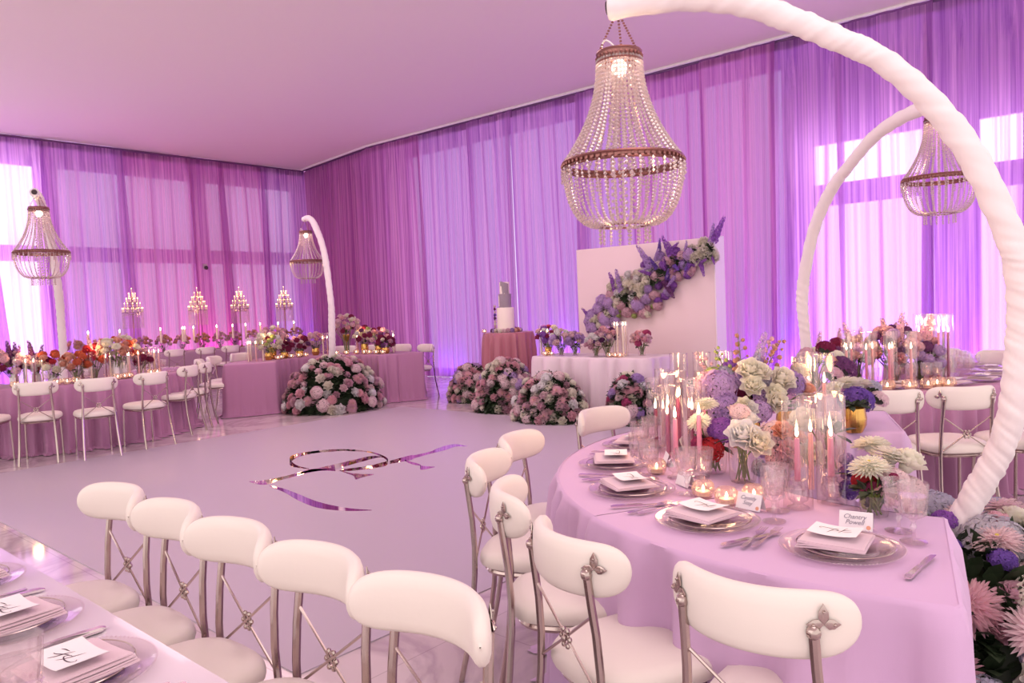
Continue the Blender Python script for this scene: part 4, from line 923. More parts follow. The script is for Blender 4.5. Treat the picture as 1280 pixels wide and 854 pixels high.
bouquet('tall mixed centrepiece with lilac hydrangeas, cream roses and airy sprigs above the other flowers', b, 'gold', .2, .07, [
    ('hydrangea', 'lilac', r(898, 487, 3.35), .09), ('hydrangea', 'lavender', r(905, 512, 3.3), .085), ('hydrangea', 'dusty', r(884, 480, 3.4), .06), ('hydrangea', 'lilac', r(925, 478, 3.5), .08), ('hydrangea', 'purple', r(914, 462, 3.6), .05), ('hydrangea', 'burgundy', r(925, 500, 3.4), .05),
    ('rose', 'cream', r(938, 466, 3.3), .07), ('rose', 'ivory', r(950, 468, 3.28), .055), ('rose', 'cream', r(940, 484, 3.25), .06), ('rose', 'ivory', r(976, 477, 3.3), .07), ('rose', 'cream', r(968, 494, 3.25), .055), ('rose', 'ivory', r(970, 504, 3.22), .058),
    ('rose', 'cream', r(930, 508, 3.2), .045), ('rose', 'white', r(938, 512, 3.18), .04), ('hydrangea', 'lavender', r(988, 480, 3.35), .065), ('hydrangea', 'lilac', r(955, 498, 3.3), .05), ('hydrangea', 'lilac', r(950, 515, 3.2), .05), ('rose', 'peach', r(1008, 490, 3.35), .045), ('hydrangea', 'blush', r(1000, 482, 3.4), .05), ('rose', 'cream', r(998, 466, 3.45), .05),
    ('hydrangea', 'bluegrey', r(960, 478, 3.4), .05), ('hydrangea', 'green', r(890, 470, 3.5), .045), ('hydrangea', 'bluegrey', r(905, 470, 3.5), .05), ('hydrangea', 'plum', r(942, 456, 3.5), .04),
    ('delphinium', 'lilac', r(957, 424, 3.5), .30), ('delphinium', 'bluegrey', r(950, 445, 3.45), .24), ('blossom_sprig', 'tan', r(922, 432, 3.4), .3), ('blossom_sprig', 'tan', r(978, 436, 3.5), .3), ('blossom_sprig', 'green', r(898, 452, 3.5), .26), ('blossom_sprig', 'dusty', r(875, 455, 3.6), .28), ('blossom_sprig', 'dusty', r(966, 428, 3.6), .3)], leaves=24, lsize=.09)
b = (2.46, .70, ZT)
bouquet('low vase of big cream chrysanthemums beside the corner goblets', b, 'ribbed', .07, .042, [
    ('chrysanthemum', 'cream', r(1089, 559, 2.5), .066), ('chrysanthemum', 'cream', r(1087, 586, 2.35), .066), ('chrysanthemum', 'ivory', r(1113, 573, 2.42), .068), ('rose', 'cream', r(1134, 582, 2.4), .06), ('chrysanthemum', 'ivory', r(1100, 585, 2.4), .05),
    ('hydrangea', 'red', r(1080, 602, 2.42), .04), ('hydrangea', 'magenta', r(1090, 615, 2.4), .035), ('hydrangea', 'blush', r(1118, 603, 2.35), .05), ('hydrangea', 'blush', r(1140, 612, 2.4), .045), ('hydrangea', 'pink', r(1103, 622, 2.36), .035), ('hydrangea', 'green', r(1086, 628, 2.38), .026), ('rose', 'magenta', r(1117, 598, 2.3), .018)], leaves=8)
b = (2.62, .78, ZT)
bouquet('small vase with a deep violet delphinium behind the chantry card corner'.replace('chantry card', 'white place card'), b, 'ribbed', .07, .03, [('hydrangea', 'violet', r(1062, 612, 2.5), .036), ('hydrangea', 'violet', r(1060, 590, 2.52), .03), ('hydrangea', 'lavender', r(1058, 575, 2.55), .025)], leaves=4)
b = (3.91, 1.2, ZT)
bouquet('gold ribbed vase with deep violet hydrangea and cream blooms at the far end', b, 'gold', .12, .055, [('hydrangea', 'violet', r(1070, 504, 3.85), .092), ('chrysanthemum', 'cream', r(1058, 481, 3.9), .075), ('rose', 'cream', r(1044, 490, 3.8), .06), ('chrysanthemum', 'ivory', r(1075, 482, 4.0), .07), ('hydrangea', 'bluegrey', r(1090, 486, 4.0), .05), ('hydrangea', 'blush', r(1098, 500, 3.95), .05)], leaves=6)
b = (3.72, 1.46, ZT)
bouquet('dark vase of plum blossoms and cream roses behind the rear tapers', b, 'gold', .12, .05, [('hydrangea', 'plum', r(1052, 462, 4.2), .08), ('hydrangea', 'dusty', r(1040, 470, 4.1), .06), ('rose', 'cream', r(1046, 447, 4.3), .045), ('hydrangea', 'burgundy', r(1032, 438, 4.4), .06), ('rose', 'peach', r(1038, 455, 4.2), .05), ('blossom_sprig', 'plum', r(1030, 430, 4.4), .2)], leaves=8)
# fold of the second cloth panel and napkin-like drop at the far end
# --- glossy table, bottom edge of the picture
G2 = 'glossy table'
for k, (y, who) in enumerate([(1.64, 'closest on the glossy table'), (2.04, 'second along the glossy table'), (2.47, 'third along the glossy table'), (2.89, 'farthest along the glossy table')]):
    setting(.505, y, 180, ZT, who, G2, nap='pink', gob=((-.14, .12), (-.05, .2)), wine=False)
for (x, y), l in zip([(.05, 2.86), (.2, 1.95), (.24, 1.62)], ['at the far left edge of the picture', 'behind the big goblet', 'showing its sparkle through the closest goblet']):
    place(proto('votive', make_votive), (x, y, ZT), 0, 'lit votive candle on the glossy table, '+l, 'votives on the glossy table')

# ---------------------------------------------------------------- floor mounds
def pal_near(a, z):
    q = rnd.random()
    if q < .26: return ('chrysanthemum', rnd.choice(['pink', 'rose', 'blush']), 1.45)
    if q < .5: return ('hydrangea', rnd.choice(['silver', 'bluegrey', 'silver', 'ivory']), 1.5)
    if q < .64: return ('rose', rnd.choice(['cream', 'ivory']), .95)
    if q < .76: return ('rose', rnd.choice(['pink', 'dusty']), .85)
    if q < .88: return ('hydrangea', rnd.choice(['lilac', 'lavender', 'bluegrey']), 1.1)
    return ('hydrangea', rnd.choice(['purple', 'violet']), .8)
PM = [('rose', 'ivory', 1.1), ('rose', 'cream', 1.0), ('rose', 'dusty', .9), ('rose', 'pink', 1.0), ('chrysanthemum', 'rose', 1.0), ('chrysanthemum', 'pink', 1.1), ('hydrangea', 'blush', 1.2), ('rose', 'white', 1.15), ('chrysanthemum', 'pink', 1.1), ('chrysanthemum', 'dusty', 1.1), ('rose', 'blush', .9), ('chrysanthemum', 'blush', 1.0)]
dome('large floral mound of pink chrysanthemums and silver hydrangeas at the foot of the largest arch', (3.42, .55, 0), .68, .66, .52, 165, pal_near, .072)
dome('floral mound of cream roses and dusty pink blooms around the slim pole', (6.72, 9.5, 0), .72, .62, .78, 190, PM, .076, rz=R_(-23))
dome('floral mound at the foot of the distant arch pole behind the table flowers', (6.75, 2.2, 0), .5, .5, .45, 40, PM, .085)
PK = [('chrysanthemum', 'pink', 1.1), ('chrysanthemum', 'rose', 1.1), ('rose', 'dusty', 1.0), ('rose', 'ivory', .9), ('hydrangea', 'lilac', 1.1), ('rose', 'pink', 1), ('hydrangea', 'blush', 1.2)]
dome('round pink and lilac floral mound left of the cake stand', (8.35, 8.2, 0), .34, .34, .53, 125, PK, .068)
dome('tallest pink floral mound between cake stand and sweetheart table', (7.78, 6.98, 0), .42, .34, .68, 175, PK+[('rose', 'cream', 1.1)], .07, rz=R_(-30))
dome('wide low floral mound of white and pink blooms before the sweetheart table', (7.35, 5.88, 0), .36, .5, .56, 170, PM, .07)
dome('floral mound at the corner of the sweetheart table nearest the tall candle cluster', (7.62, 4.86, 0), .28, .28, .55, 90, PM+[('hydrangea', 'lavender', 1.1), ('hydrangea', 'magenta', 1)], .07)
dome('low pink floral mound behind the sweetheart table under the backdrop', (8.55, 4.4, 0), .3, .26, .42, 44, PM, .085)

# ---------------------------------------------------------------- white backdrop with diagonal garland
t = thing('backdrop_panel', 'tall blush white box panel standing behind the sweetheart table', 'backdrop', (9.05, 5.46, 0))
BDM = mat('blush_panel_paint', (232, 208, 214), rough=.7)
MB().rbox((-.12, -1.07, 0), (.12, 1.08, 2.21), .012).build('panel', BDM, t)
MB().box((-.125, -1.085, 0), (.14, -1.07, 2.23)).build('side_return', mat('white_panel_edge', (240, 228, 238), rough=.6), t)
t = thing('floral_garland', 'diagonal garland of purple, lilac and cream flowers climbing the white backdrop', 'flower garland', (8.87, 5.4, 1.6))
core = MB(); core.tube([(.055, 0, -.1), (-.03, 0, -.1)], .02, 6); gp = [(6.2, 1.08), (5.82, 1.42), (5.5, 1.52), (5.22, 1.72), (4.9, 1.9), (4.6, 1.98), (4.4, 2.05)]
G = spline(gp, 6)
for y, z in G:
    for k in range(4): n = Vector((-1, rnd.uniform(-1, 1), rnd.uniform(-1, 1))).normalized(); leafage(core, Vector((8.86-8.87, y-5.4, z-1.6))+n*.05, n, .075)
for a, b2 in zip(G, G[1:]): core.tube([(-.02, a[0]-5.4, a[1]-1.6), (-.02, b2[0]-5.4, b2[1]-1.6)], .05, 6)
o = core.build('foliage', LEAFM, t, False); o['kind'] = 'stuff'
for i in range(190):
    u = i/190; y, z = G[min(len(G)-1, int(u*len(G)))]; wdt = .13+.2*math.sin(PI*min(1, u*1.15+.08)); a = rnd.uniform(-1, 1); e = rnd.uniform(-1, 1)*wdt
    zone = 'white' if (.2 < u < .5 and e > -.06) or (u > .8 and abs(e) < .16) else 'purple' if .42 < u < .8 or u > .9 else 'mix'
    k, c, s = {'white': rnd.choice([('rose', 'cream', .085), ('rose', 'ivory', .075), ('rose', 'white', .07)]), 'purple': rnd.choice([('delphinium', 'purple', .26), ('delphinium', 'violet', .24), ('delphinium', 'lavender', .26), ('hydrangea', 'lavender', .07), ('rose', 'dusty', .06), ('hydrangea', 'dusty', .07), ('hydrangea', 'purple', .06)]),
               'mix': rnd.choice([('hydrangea', 'lilac', .095), ('rose', 'dusty', .065), ('rose', 'cream', .075), ('hydrangea', 'dusty', .08), ('hydrangea', 'green', .04)])}[zone]
    p = Vector((8.87-.1*(1-abs(e)/wdt)*rnd.random()-8.87, y+e*.55-5.4, z+e*.8-1.6)); bloom(k, c, t, p, (-1, .6*a, e*3) if k != 'delphinium' else (-.35, rnd.uniform(-1, 1), rnd.uniform(-1, 1)), s)
for (px, py, dx, dz, c, L) in [(905, 272, -.12, 1, 'purple', .3), (892, 280, -.02, 1, 'lavender', .34), (828, 296, .75, .35, 'purple', .34), (835, 303, .6, .6, 'purple', .3), (797, 308, .35, 1, 'lavender', .36), (762, 342, .5, .9, 'purple', .36), (770, 338, .3, 1, 'lavender', .3), (728, 386, .85, .5, 'purple', .38), (735, 395, .9, .2, 'lavender', .3), (893, 330, -.3, -.8, 'purple', .26), (880, 345, .1, -1, 'purple', .22), (842, 372, .2, -1, 'plum', .2), (755, 402, .7, .1, 'lavender', .28), (812, 322, .8, .5, 'violet', .3)]:
    tip = at(px, py, 10); d = tip-EYE; k = 8.78/d.x; tip = EYE+d*k; g_ = min(G, key=lambda q: (q[0]-tip.y)**2+(q[1]-tip.z)**2)
    bs = Vector((8.84, g_[0], g_[1])); dr = (tip-bs); bloom('delphinium', c, t, bs-Vector((8.87, 5.4, 1.6)), dr, dr.length*1.05)

# ---------------------------------------------------------------- cake on its stand table
t = thing('wedding_cake', 'tiered white and grey wedding cake trailing flowers, on the rose satin table', 'cake', (8.72, 7.77, 1.04))
ICE = mat('white_icing', (244, 230, 222), rough=.6); GREY = mat('grey_icing', (150, 134, 148), rough=.5, bump=.5, bscale=30)
def tier(n, r, z0, z1, m, n2=40):
    MB().lathe([(0, z0), (r*.995, z0), (r, z0+.01), (r, z1-.012), (r*.96, z1), (0, z1)], n2).build(n, m, t)
tier('cake_board', .2, 0, .012, SILVER); tier('bottom_tier', .135, .06, .38, ICE); tier('base_tier', .17, .012, .06, ICE); tier('middle_tier', .098, .38, .59, GREY); tier('top_tier', .078, .59, .77, ICE)
mb = MB(); n = 16; vs = []
for i in range(n+1):
    a = R_(150+100*i/n+20); ztop = .79-.05*i/n; zb = .60+.02*math.sin(i)-.04*i/n+.1*(i < 4)
    for z in (zb, ztop): vs.append((.081*math.cos(a), .081*math.sin(a), z))
mb.add(vs, [(2*i, 2*i+2, 2*i+3, 2*i+1) for i in range(n)]); mb.build('torn_icing_wrap', GREY, t)
mb = MB(); vs = []
for i in range(13):
    a = R_(105+60*i/12); 
    for z in (.4, .56+.02*math.sin(i*2)): vs.append((.101*math.cos(a), .101*math.sin(a), z))
mb.add(vs, [(2*i, 2*i+2, 2*i+3, 2*i+1) for i in range(12)]); mb.build('white_icing_patch', ICE, t)
for i, (z, c, s) in enumerate([(.4, 'blush', .03), (.36, 'burgundy', .03), (.31, 'blush', .028), (.27, 'violet', .035), (.22, 'plum', .035), (.17, 'blush', .032), (.13, 'ivory', .036), (.09, 'dusty', .032)]):
    a = R_(128+6*math.sin(i*2)); bloom('rose', c, t, (.155*math.cos(a), .155*math.sin(a), z), (math.cos(a), math.sin(a), .1), s)
for i in range(22):
    a = 2*PI*i/22; bloom(rnd.choice(['rose', 'hydrangea']), rnd.choice(['burgundy', 'dusty', 'blush', 'lavender', 'peach', 'plum', 'ivory']), t, (.22*math.cos(a), .22*math.sin(a), .03), (math.cos(a), math.sin(a), .5), rnd.uniform(.03, .045))
place(proto('votive', make_votive), (8.42, 7.95, 1.045), 0, 'lit votive candle at the edge of the cake stand table')

# ---------------------------------------------------------------- sweetheart table items
SP = lambda c1, c2, c3: [('rose', c1, .9), ('hydrangea', c2, .9), ('rose', c3, .8), ('rose', 'white', .85), ('rose', 'blush', .8)]
for (x, y), l, p, R, h in [((8.0, 6.38), 'tall gold-footed arrangement of magenta and white flowers at the cake end of the sweetheart table', SP('ivory', 'purple', 'magenta'), .12, .26), ((7.92, 6.1), 'glass vase of pale lilac flowers, second from the cake end', SP('blush', 'lilac', 'white'), .11, .22),
                     ((7.98, 5.92), 'small lilac bouquet, third from the cake end on the sweetheart table', SP('lilac', 'lavender', 'blush'), .09, .2), ((7.86, 5.5), 'white rose and mauve bouquet in the middle of the sweetheart table', SP('white', 'dusty', 'dusty'), .1, .17), ((7.9, 5.36), 'dusky lilac bouquet above the middle of the sweetheart table', SP('dusty', 'lilac', 'plum'), .1, .25),
                     ((8.1, 4.98), 'pink and magenta bouquet right of the golden candle tubes', SP('pink', 'magenta', 'blush'), .09, .2)]:
    bouquet(l, (x, y, ZT), 'gold' if 'gold-foot' in l else 'clear', .11, .045, cluster(18, R*1.15, h, p, .058, int(x*100+y*31))+[('delphinium', 'lavender', (.02, .02, h+R), .16), ('delphinium', 'purple', (-.03, .05, h+R), .15)], 'bouquets on the sweetheart table', leaves=5)
for i, (x, y) in enumerate([(7.96, 5.28), (7.9, 5.2), (7.98, 5.13), (7.88, 5.1), (8.02, 5.2), (8.0, 6.5), (8.07, 6.44)]):
    hurricane(x, y, ZT, 'ivory', .38 if i < 5 else .3, .43 if i < 5 else .4, .03, 'in the golden group on the sweetheart table' if i < 5 else 'at the cake end of the sweetheart table', 'sweetheart')
for k, (x, y) in enumerate([(7.84, 5.2), (7.82, 5.12), (7.83, 5.28), (7.88, 6.34), (7.94, 6.28)]): place(proto('votive', make_votive), (x, y, ZT), 0, 'lit votive on the sweetheart table, '+('below the golden candle tubes' if k < 3 else 'before the magenta flowers'), 'sweetheart votives '+('middle' if k < 3 else 'end'))
point('candle_glow', (7.9, 5.18, 1.3), 2.0); point('candle_glow', (7.95, 6.4, 1.2), .8)

# ---------------------------------------------------------------- head table flowers and candles
HP = [('rose', 'cream', 1), ('rose', 'white', 1.05), ('hydrangea', 'burgundy', 1), ('rose', 'dusty', .8), ('hydrangea', 'dusty', 1), ('rose', 'peach', .8), ('hydrangea', 'plum', .9)]
def rb(c, a, rr, label, grp, n, R, h, pal, s, v='gold', vh=.12, vr=.05, extra=(), seed=0, leaves=5):
    x, y = pol(c, a, rr); return bouquet(label, (x, y, ZT), v, vh, vr, cluster(n, R, h, pal, s, seed)+list(extra), grp, leaves=leaves)
W_ = [('rose', 'cream', 1.1), ('rose', 'white', 1.15), ('rose', 'ivory', 1), ('hydrangea', 'green', .7)]
D_ = [('hydrangea', 'burgundy', 1), ('rose', 'dusty', .9), ('rose', 'burgundy', .9), ('rose', 'ivory', .8), ('hydrangea', 'plum', .8)]
M_ = [('rose', 'blush', 1), ('rose', 'cream', 1), ('hydrangea', 'burgundy', .9), ('rose', 'pink', .9), ('hydrangea', 'dusty', 1)]
for a, rr, l, n, R, h, p, v, vh in [(122, .98, 'full cream and white rose bouquet on the head table left of the pole', 20, .17, .24, W_, 'gold', .12), (108, 1.08, 'tall bouquet of cream and burgundy blooms behind the white roses', 20, .18, .33, M_, 'gold', .2), (101, .95, 'burgundy and dusty pink bouquet left of the slim pole', 16, .13, .2, D_, 'gold', .1),
                                 (84, .95, 'deep burgundy hydrangea cluster just left of the slim pole', 16, .14, .2, D_, 'gold', .1), (66, 1.1, 'peach blooms low behind the slim pole', 14, .13, .24, M_, 'gold', .12), (38, 1.0, 'high gold compote of blush and cream flowers right of the slim pole', 26, .2, .46, M_, 'compote', .32),
                                 (20, 1.0, 'white rose and plum bouquet between compote and corner', 18, .15, .3, W_+D_, 'gold', .16), (4, 1.02, 'burgundy and blush bouquet near the smooth cloth corner', 20, .16, .26, D_+M_, 'gold', .14), (-7, 1.0, 'low burgundy bouquet closest to the smooth cloth corner', 14, .12, .17, D_, 'gold', .1)]:
    rb(C2, a, rr, l, 'head table bouquets', n, R, h, p, .052, v, vh, .06, seed=a+50)
k = 0
for a, rr, c in [(132, 1.1, 'blush'), (129, 1.2, 'ivory'), (135, 1.2, 'ivory'), (126, 1.25, 'blush'), (131, 1.0, 'ivory'), (95, 1.0, 'blush'), (92, 1.1, 'pink'), (89, 1.2, 'ivory'), (60, 1.0, 'ivory'), (56, 1.1, 'blush'), (52, .98, 'ivory'), (30, 1.1, 'pink'), (27, .96, 'pink'), (-1, 1.15, 'ivory'), (-4, 1.2, 'ivory'), (-7, 1.15, 'ivory')]:
    x, y = pol(C2, a, rr); w1 = 'left of white roses' if a > 120 else 'beside the slim pole' if a > 45 else 'under the gold compote' if a > 10 else 'at the smooth corner'
    hurricane(x, y, ZT, c, .26, .36, .035, w1+' on the head table', 'head table '+w1)
for a, rr in [(118, .86), (112, .86), (98, .85), (88, .86), (80, .86), (47, .86), (36, .84), (25, .86), (15, .86), (8, .86), (-3, .86), (-12, .9)]:
    x, y = pol(C2, a, rr); place(proto('votive', make_votive), (x, y, ZT), 0, 'lit votive on the inner head table edge '+('left of' if a > 70 else 'right of')+' the pole', 'head table votives '+('left' if a > 70 else 'right'), 1.25)
for a, e in ((128, 2), (90, 2), (50, 2), (20, 1.5), (-4, 1.5)): x, y = pol(C2, a, .95); point('candle_glow', (x, y, 1.15), e)

# ---------------------------------------------------------------- table by the dance floor (warm flowers, white vases)
O_ = [('hydrangea', 'orange', 1), ('rose', 'peach', 1), ('hydrangea', 'red', .9), ('rose', 'orange', .9)]
B_ = [('hydrangea', 'dusty', 1), ('rose', 'dusty', .9), ('hydrangea', 'burgundy', 1), ('hydrangea', 'pink', .9)]
P_ = [('rose', 'cream', 1.2), ('chrysanthemum', 'cream', 1.2), ('rose', 'peach', 1), ('rose', 'ivory', 1.1)]
for a, rr, l, n, R, h, p, v, vh, ex in [(218, 1.2, 'dusty plum bouquet at the extreme picture edge of the pooled-cloth table', 16, .16, .28, B_, 'white', .16, 2), (228, 1.15, 'dark rose bouquet with tall silhouetted spikes against the daylight', 16, .15, .24, B_, 'white', .14, 4), (238, 1.05, 'plum bouquet in a white vase with spikes against the daylight', 14, .13, .22, B_, 'white', .15, 3), (247, 1.1, 'peach and rust bouquet before the leaning pole foot', 16, .16, .22, O_+P_, 'white', .1, 0), (259, 1.2, 'low rust-red bouquet by the leaning pole', 14, .13, .22, O_, 'ribbed', .12, 0),
                                    (270, 1.1, 'orange bouquet with two dusky spikes', 18, .15, .28, O_, 'ribbed', .14, 3), (281, 1.15, 'cream and peach bouquet above a white vase', 18, .16, .34, P_, 'white', .2, 1), (291, 1.05, 'large peach and cream bouquet with one dark spike', 20, .18, .34, P_+O_, 'white', .2, 1), (303, 1.1, 'burgundy bouquet near the curved end of the pooled-cloth table', 14, .13, .2, B_, 'ribbed', .12, 0)]:
    extra = [('delphinium', 'plum' if a < 245 else 'dusty', (.05*math.cos(q*2.1), .05*math.sin(q*2.1)+.05*(q-1), h+R*.9), .30+.05*(q % 2)) for q in range(ex)]
    rb(C4, a, rr, l, 'dance floor table bouquets', n, R, h, p, .05, v, vh, .05, extra, seed=a)
for i, (a, rr, c) in enumerate([(232, 1.28, 'burgundy'), (236, 1.25, 'ivory'), (240, 1.28, 'burgundy'), (243, 1.2, 'ivory'), (230, 1.0, 'burgundy'), (263, 1.15, 'burgundy'), (266, 1.25, 'ivory'), (273, 1.28, 'burgundy'), (264, 1.0, 'burgundy'), (277, 1.2, 'ivory'), (286, 1.28, 'blush'), (288, 1.2, 'ivory'), (296, 1.2, 'blush'), (306, 1.2, 'ivory'), (309, 1.1, 'ivory'), (312, 1.2, 'ivory'), (310, 1.28, 'blush')]):
    x, y = pol(C4, a, rr); w1 = 'before the daylight drape' if a < 250 else 'by the leaning pole' if a < 280 else 'at the curved end'
    hurricane(x, y, ZT, c, .26, .34, .035, w1+' on the pooled-cloth table', 'pooled-cloth table '+w1)
for a, rr in [(224, 1.38), (233, 1.4), (250, 1.38), (254, 1.4), (258, 1.38), (276, 1.4), (280, 1.38), (283, 1.36), (300, 1.3), (303, 1.34)]:
    x, y = pol(C4, a, rr); place(proto('votive', make_votive), (x, y, ZT), 0, 'lit votive on the pooled-cloth table edge '+('before the daylight' if a < 245 else 'between bouquets'), 'pooled-cloth votives '+('a' if a < 245 else 'b'), 1.25)
for a, rr in [(316, 1.15), (319, 1.25), (322, 1.1), (325, 1.2), (329, 1.15), (246, 1.42), (262, 1.42)]:
    x, y = pol(C4, a, rr); place(proto('goblet', make_goblet()), (x, y, ZT), 0, 'crystal goblet at the '+('curved end' if a > 300 else 'outer edge')+' of the pooled-cloth table', 'pooled-cloth goblets '+('end' if a > 300 else 'edge'))
for a in (262, 285, 300, 322, 338):
    x, y = pol(C4, a, 1.33); place(proto('charger', make_charger), (x, y, ZT+.002), 0, 'clear charger plate on the pooled-cloth table', 'pooled-cloth plates')
for a, e in ((235, 3), (268, 3), (290, 3), (310, 2)): x, y = pol(C4, a, 1.2); point('candle_glow', (x, y, 1.15), e)

# ---------------------------------------------------------------- table by the long wall (beneath the distant chandelier)
for a, rr, l, n, R, h, p, ex in [(196, 1.15, 'dusky purple bouquet at the arch side of the distant curved table', 16, .14, .15, [('hydrangea', 'dusty', 1), ('rose', 'dusty', .9), ('rose', 'ivory', .8)], 1), (204, .95, 'burgundy and ivory flowers near the far arch foot', 14, .13, .2, D_, 1), (214, .9, 'pale bouquet with two dusky spikes rising over the candles', 14, .13, .22, [('rose', 'ivory', 1), ('rose', 'blush', 1), ('hydrangea', 'lilac', .8)], 2),
                             (228, .98, 'largest pink rose bouquet with tall sprigs on the distant curved table', 26, .17, .26, [('rose', 'pink', 1), ('rose', 'dusty', 1), ('hydrangea', 'dusty', 1), ('rose', 'ivory', .9), ('hydrangea', 'lilac', .9), ('hydrangea', 'plum', .8)], 5), (240, 1.0, 'plum and lilac bouquet beside the tall candle tubes', 16, .14, .2, [('hydrangea', 'lilac', 1), ('hydrangea', 'plum', 1), ('rose', 'dusty', .9)], 3)]:
    extra = [('delphinium', 'dusty', (.07*math.cos(q*2.1), .07*math.sin(q*2.1), h+R*.9), .26+.04*(q % 3)) for q in range(ex)]
    rb(C3, a, rr, l, 'distant curved table bouquets', n, R, h, p, .05, 'ribbed', .16, .05, extra, seed=a)
for i, (a, rr, c) in enumerate([(206, 1.2, 'blush'), (209, 1.05, 'pink'), (212, 1.22, 'pink'), (216, 1.1, 'blush'), (219, 1.24, 'pink'), (222, 1.15, 'pink'), (225, 1.28, 'blush'), (208, .9, 'ivory'), (213, .86, 'ivory')]):
    x, y = pol(C3, a, rr); hurricane(x, y, ZT, c, .27, .4, .038, 'in the long-wall table row', 'distant table broad row')
for i, (a, rr, c) in enumerate([(244, 1.1, 'pink'), (246, 1.0, 'pink'), (248, 1.12, 'mauve'), (249, .98, 'pink'), (251, 1.05, 'burgundy'), (247, .9, 'mauve')]):
    x, y = pol(C3, a, rr); hurricane(x, y, ZT, c, .36, .5, .04, 'in the tall long-wall table group', 'distant table tall group')
for i, (a, rr) in enumerate([(216, 1.36), (222, 1.38), (228, 1.36), (232, 1.33), (234, 1.38)]):
    x, y = pol(C3, a, rr); place(proto('votive', make_votive), (x, y, ZT), 0, 'lit votive at the front edge of the long-wall table', 'distant table votives', 1.3)
G3 = 'distant curved table'
for a, who in [(222, 'at the front of the distant curved table'), (241, 'behind the chair with fleur ornament'), (257, 'second from the arch on the distant table'), (273, 'by the large arch on the distant table'), (291, 'across the distant table'), (310, 'farthest across the distant table')]:
    x, y = pol(C3, a, 1.26); setting(x, y, a+180, ZT+.003, who, G3, card=None, detail=False, forks=1, knife=False, gob=((.1, .2), (.17, .16)))
for i, (a, rr) in enumerate([(255, .95), (260, 1.0), (266, .96), (272, .98), (280, .98), (286, .92), (233, 1.2), (238, 1.18), (212, 1.38), (206, 1.36)]):
    x, y = pol(C3, a, rr); place(proto('goblet', make_goblet()), (x, y, ZT), 0, 'crystal goblet '+('in the crowded group' if a > 250 else 'between candles')+' on the long-wall table', 'distant goblets '+('a' if a > 250 else 'b'))
for a, rr, e in ((214, 1.1, 3), (247, 1.0, 2.5), (230, 1.3, 1)): x, y = pol(C3, a, rr); point('candle_glow', (x, y, 1.2), e)
for x, y, e in ((3.03, 1.7, 4), (2.55, .93, 2.6), (3.5, 1.25, 2), (2.62, 1.42, 1.2)): point('candle_glow', (x, y, 1.13), e)
for x, y in ((2.39, 1.24), (2.32, 1.12), (2.40, 1.06)): point('votive_glow', (x, y, .80), .05, (255, 220, 170), r=.012)

# ---------------------------------------------------------------- long straight table: candelabras, candlesticks, low flowers
def make_candelabra():
    t = thing('crystal_candelabra', 'x', 'candelabra')
    MB().lathe([(0, 0), (.11, 0), (.11, .01), (.03, .02), (.011, .05), (.009, .6), (.011, 1.25), (0, 1.26)], 14).build('pole', ANTIQ, t)
    tot = [(.19, .86, 12), (.15, .96, 10), (.11, 1.06, 8), (.065, 1.16, 5), (0, 1.26, 1)]
    for j, (R, z, n) in enumerate(tot):
        mb = MB(); 
        if R: 
            mb.torus(R, .005, 28, 5, c=(0, 0, z))
            for k in range(4): a = k*PI/2+j; mb.tube([(0, 0, z-.05), (R*.6*math.cos(a), R*.6*math.sin(a), z-.03), (R*math.cos(a), R*math.sin(a), z)], .004, 4)
            mb.build('arm_tier', SILVER, t)
        for k in range(n):
            a = 2*PI*k/n+j; x, y = R*math.cos(a), R*math.sin(a)
            c = MB().lathe([(0, z), (.014, z+.004), (.009, z+.01), (.008, z+.065), (0, z+.066)], 8); cc = c.build('candle', WAX['ivory'], t)
            if 'cf' not in PROTO: PROTO['cf'] = MB().lathe([(0, 0), (.007, .01), (.005, .022), (0, .032)], 6).mesh('flame', emis('fairy_flame', (255, 206, 140), 5))
            cc.location = (x, y, 0); ob('flame', PROTO['cf'], cc, (0, 0, z+.066))
    for j, (R, z, n) in enumerate(tot[:3]):
        pr = MB(); strand(pr, [(0, 0, -.01), (0, 0, -.32 if j == 0 else -.18)], .022, .009); me = pr.mesh('crystal_pendant', BEADM, False)
        for k in range(n*2): a = PI*k/n; ob('crystal_pendant', me, t, (R*math.cos(a), R*math.sin(a), z))
    return t
for x, l in zip([6.5, 7.86, 8.84, 9.98], ['first from the bright windows, before a lilac drape', 'second, just left of the dark rose pier', 'third, before the widest rose-tinted drape', 'fourth, left of the small chandelier']):
    place(proto('candelabra', make_candelabra), (x, 15.9, ZT), x, 'tiered crystal candelabra, '+l, 'candelabras on the long straight table'); point('candle_glow', (x, 15.9, 1.95), 3)
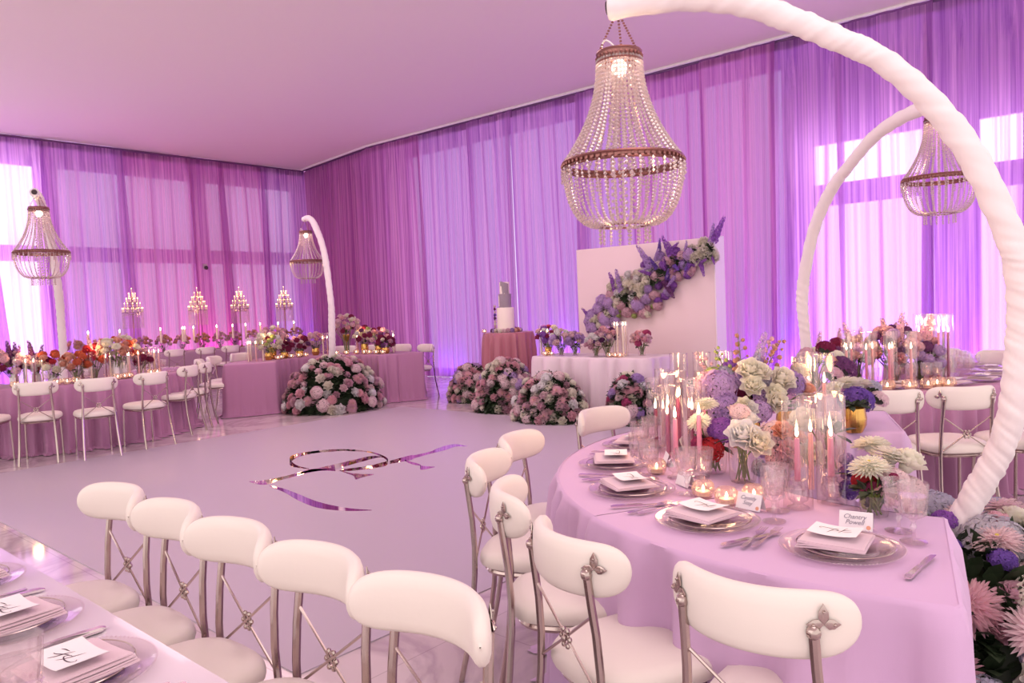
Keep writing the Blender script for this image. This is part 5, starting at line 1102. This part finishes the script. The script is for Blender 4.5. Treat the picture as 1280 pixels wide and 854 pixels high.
def make_stick():
    t = thing('candlestick', 'x', 'candlestick'); MB().lathe([(0, 0), (.05, 0), (.05, .006), (.012, .02), (.009, .1), (.012, .2), (.02, .21), (0, .21)], 14).build('glass_stem', CRYS, t)
    c = MB().lathe([(0, .21), (.022, .21), (.02, .46), (0, .465)], 10).build('candle', WAX['ivory'], t); MB().lathe([(0, .465), (.014, .48), (.01, .51), (0, .53)], 8).build('flame', FLAME, t); return t
for x in [5.6, 6.1, 6.95, 7.35, 7.42, 7.75, 8.18, 8.45, 8.95, 9.3, 9.6, 10.2]:
    place(proto('stick', make_stick), (x, 15.75+.2*math.sin(x*5), ZT), 0, 'glass candlestick with a lit ivory candle on the long straight table under the candelabras', 'candlesticks on the long straight table')
L_ = [('rose', 'peach', 1), ('rose', 'blush', 1), ('hydrangea', 'tan', 1), ('rose', 'dusty', .9), ('hydrangea', 'dusty', .9)]
for i, x in enumerate([5.4, 5.85, 6.3, 6.7, 7.1, 7.5, 7.95, 8.35, 8.7, 9.15, 9.5, 9.9, 10.3]):
    bouquet('low peach and blush posy in a row beneath the candelabras on the long table', (x, 15.95, ZT), 'clear', .1, .04, cluster(11, .13, .22, L_, .055, i)+[('delphinium', 'dusty', (0, 0, .3), .26)], 'posies on the long straight table', leaves=3)
for x in (5.8, 7.6, 9.4): point('candle_glow', (x, 15.7, 1.35), 3)

# ---------------------------------------------------------------- tell look-alikes apart by their order as seen in the photograph
NUM = ['', 'one', 'two', 'three', 'four', 'five', 'six', 'seven', 'eight']; ORD = ['', 'first', 'second', 'third', 'fourth', 'fifth', 'sixth', 'seventh', 'eighth']
bpy.context.view_layer.update(); by = {}
for o in col.objects:
    if o.parent is None and 'label' in o: by.setdefault(o['label'], []).append(o)
MI = M3.transposed()
def seen_x(o): q = MI @ (o.matrix_world.translation-EYE); return q.x/-q.z
for lab, os_ in by.items():
    n = len(os_)
    if 2 <= n <= 8:
        for i, o in enumerate(sorted(os_, key=seen_x)):
            o['label'] = lab+(', leftmost of '+NUM[n] if i == 0 else ', rightmost of '+NUM[n] if i == n-1 else ', %s from the left' % ORD[i+1])
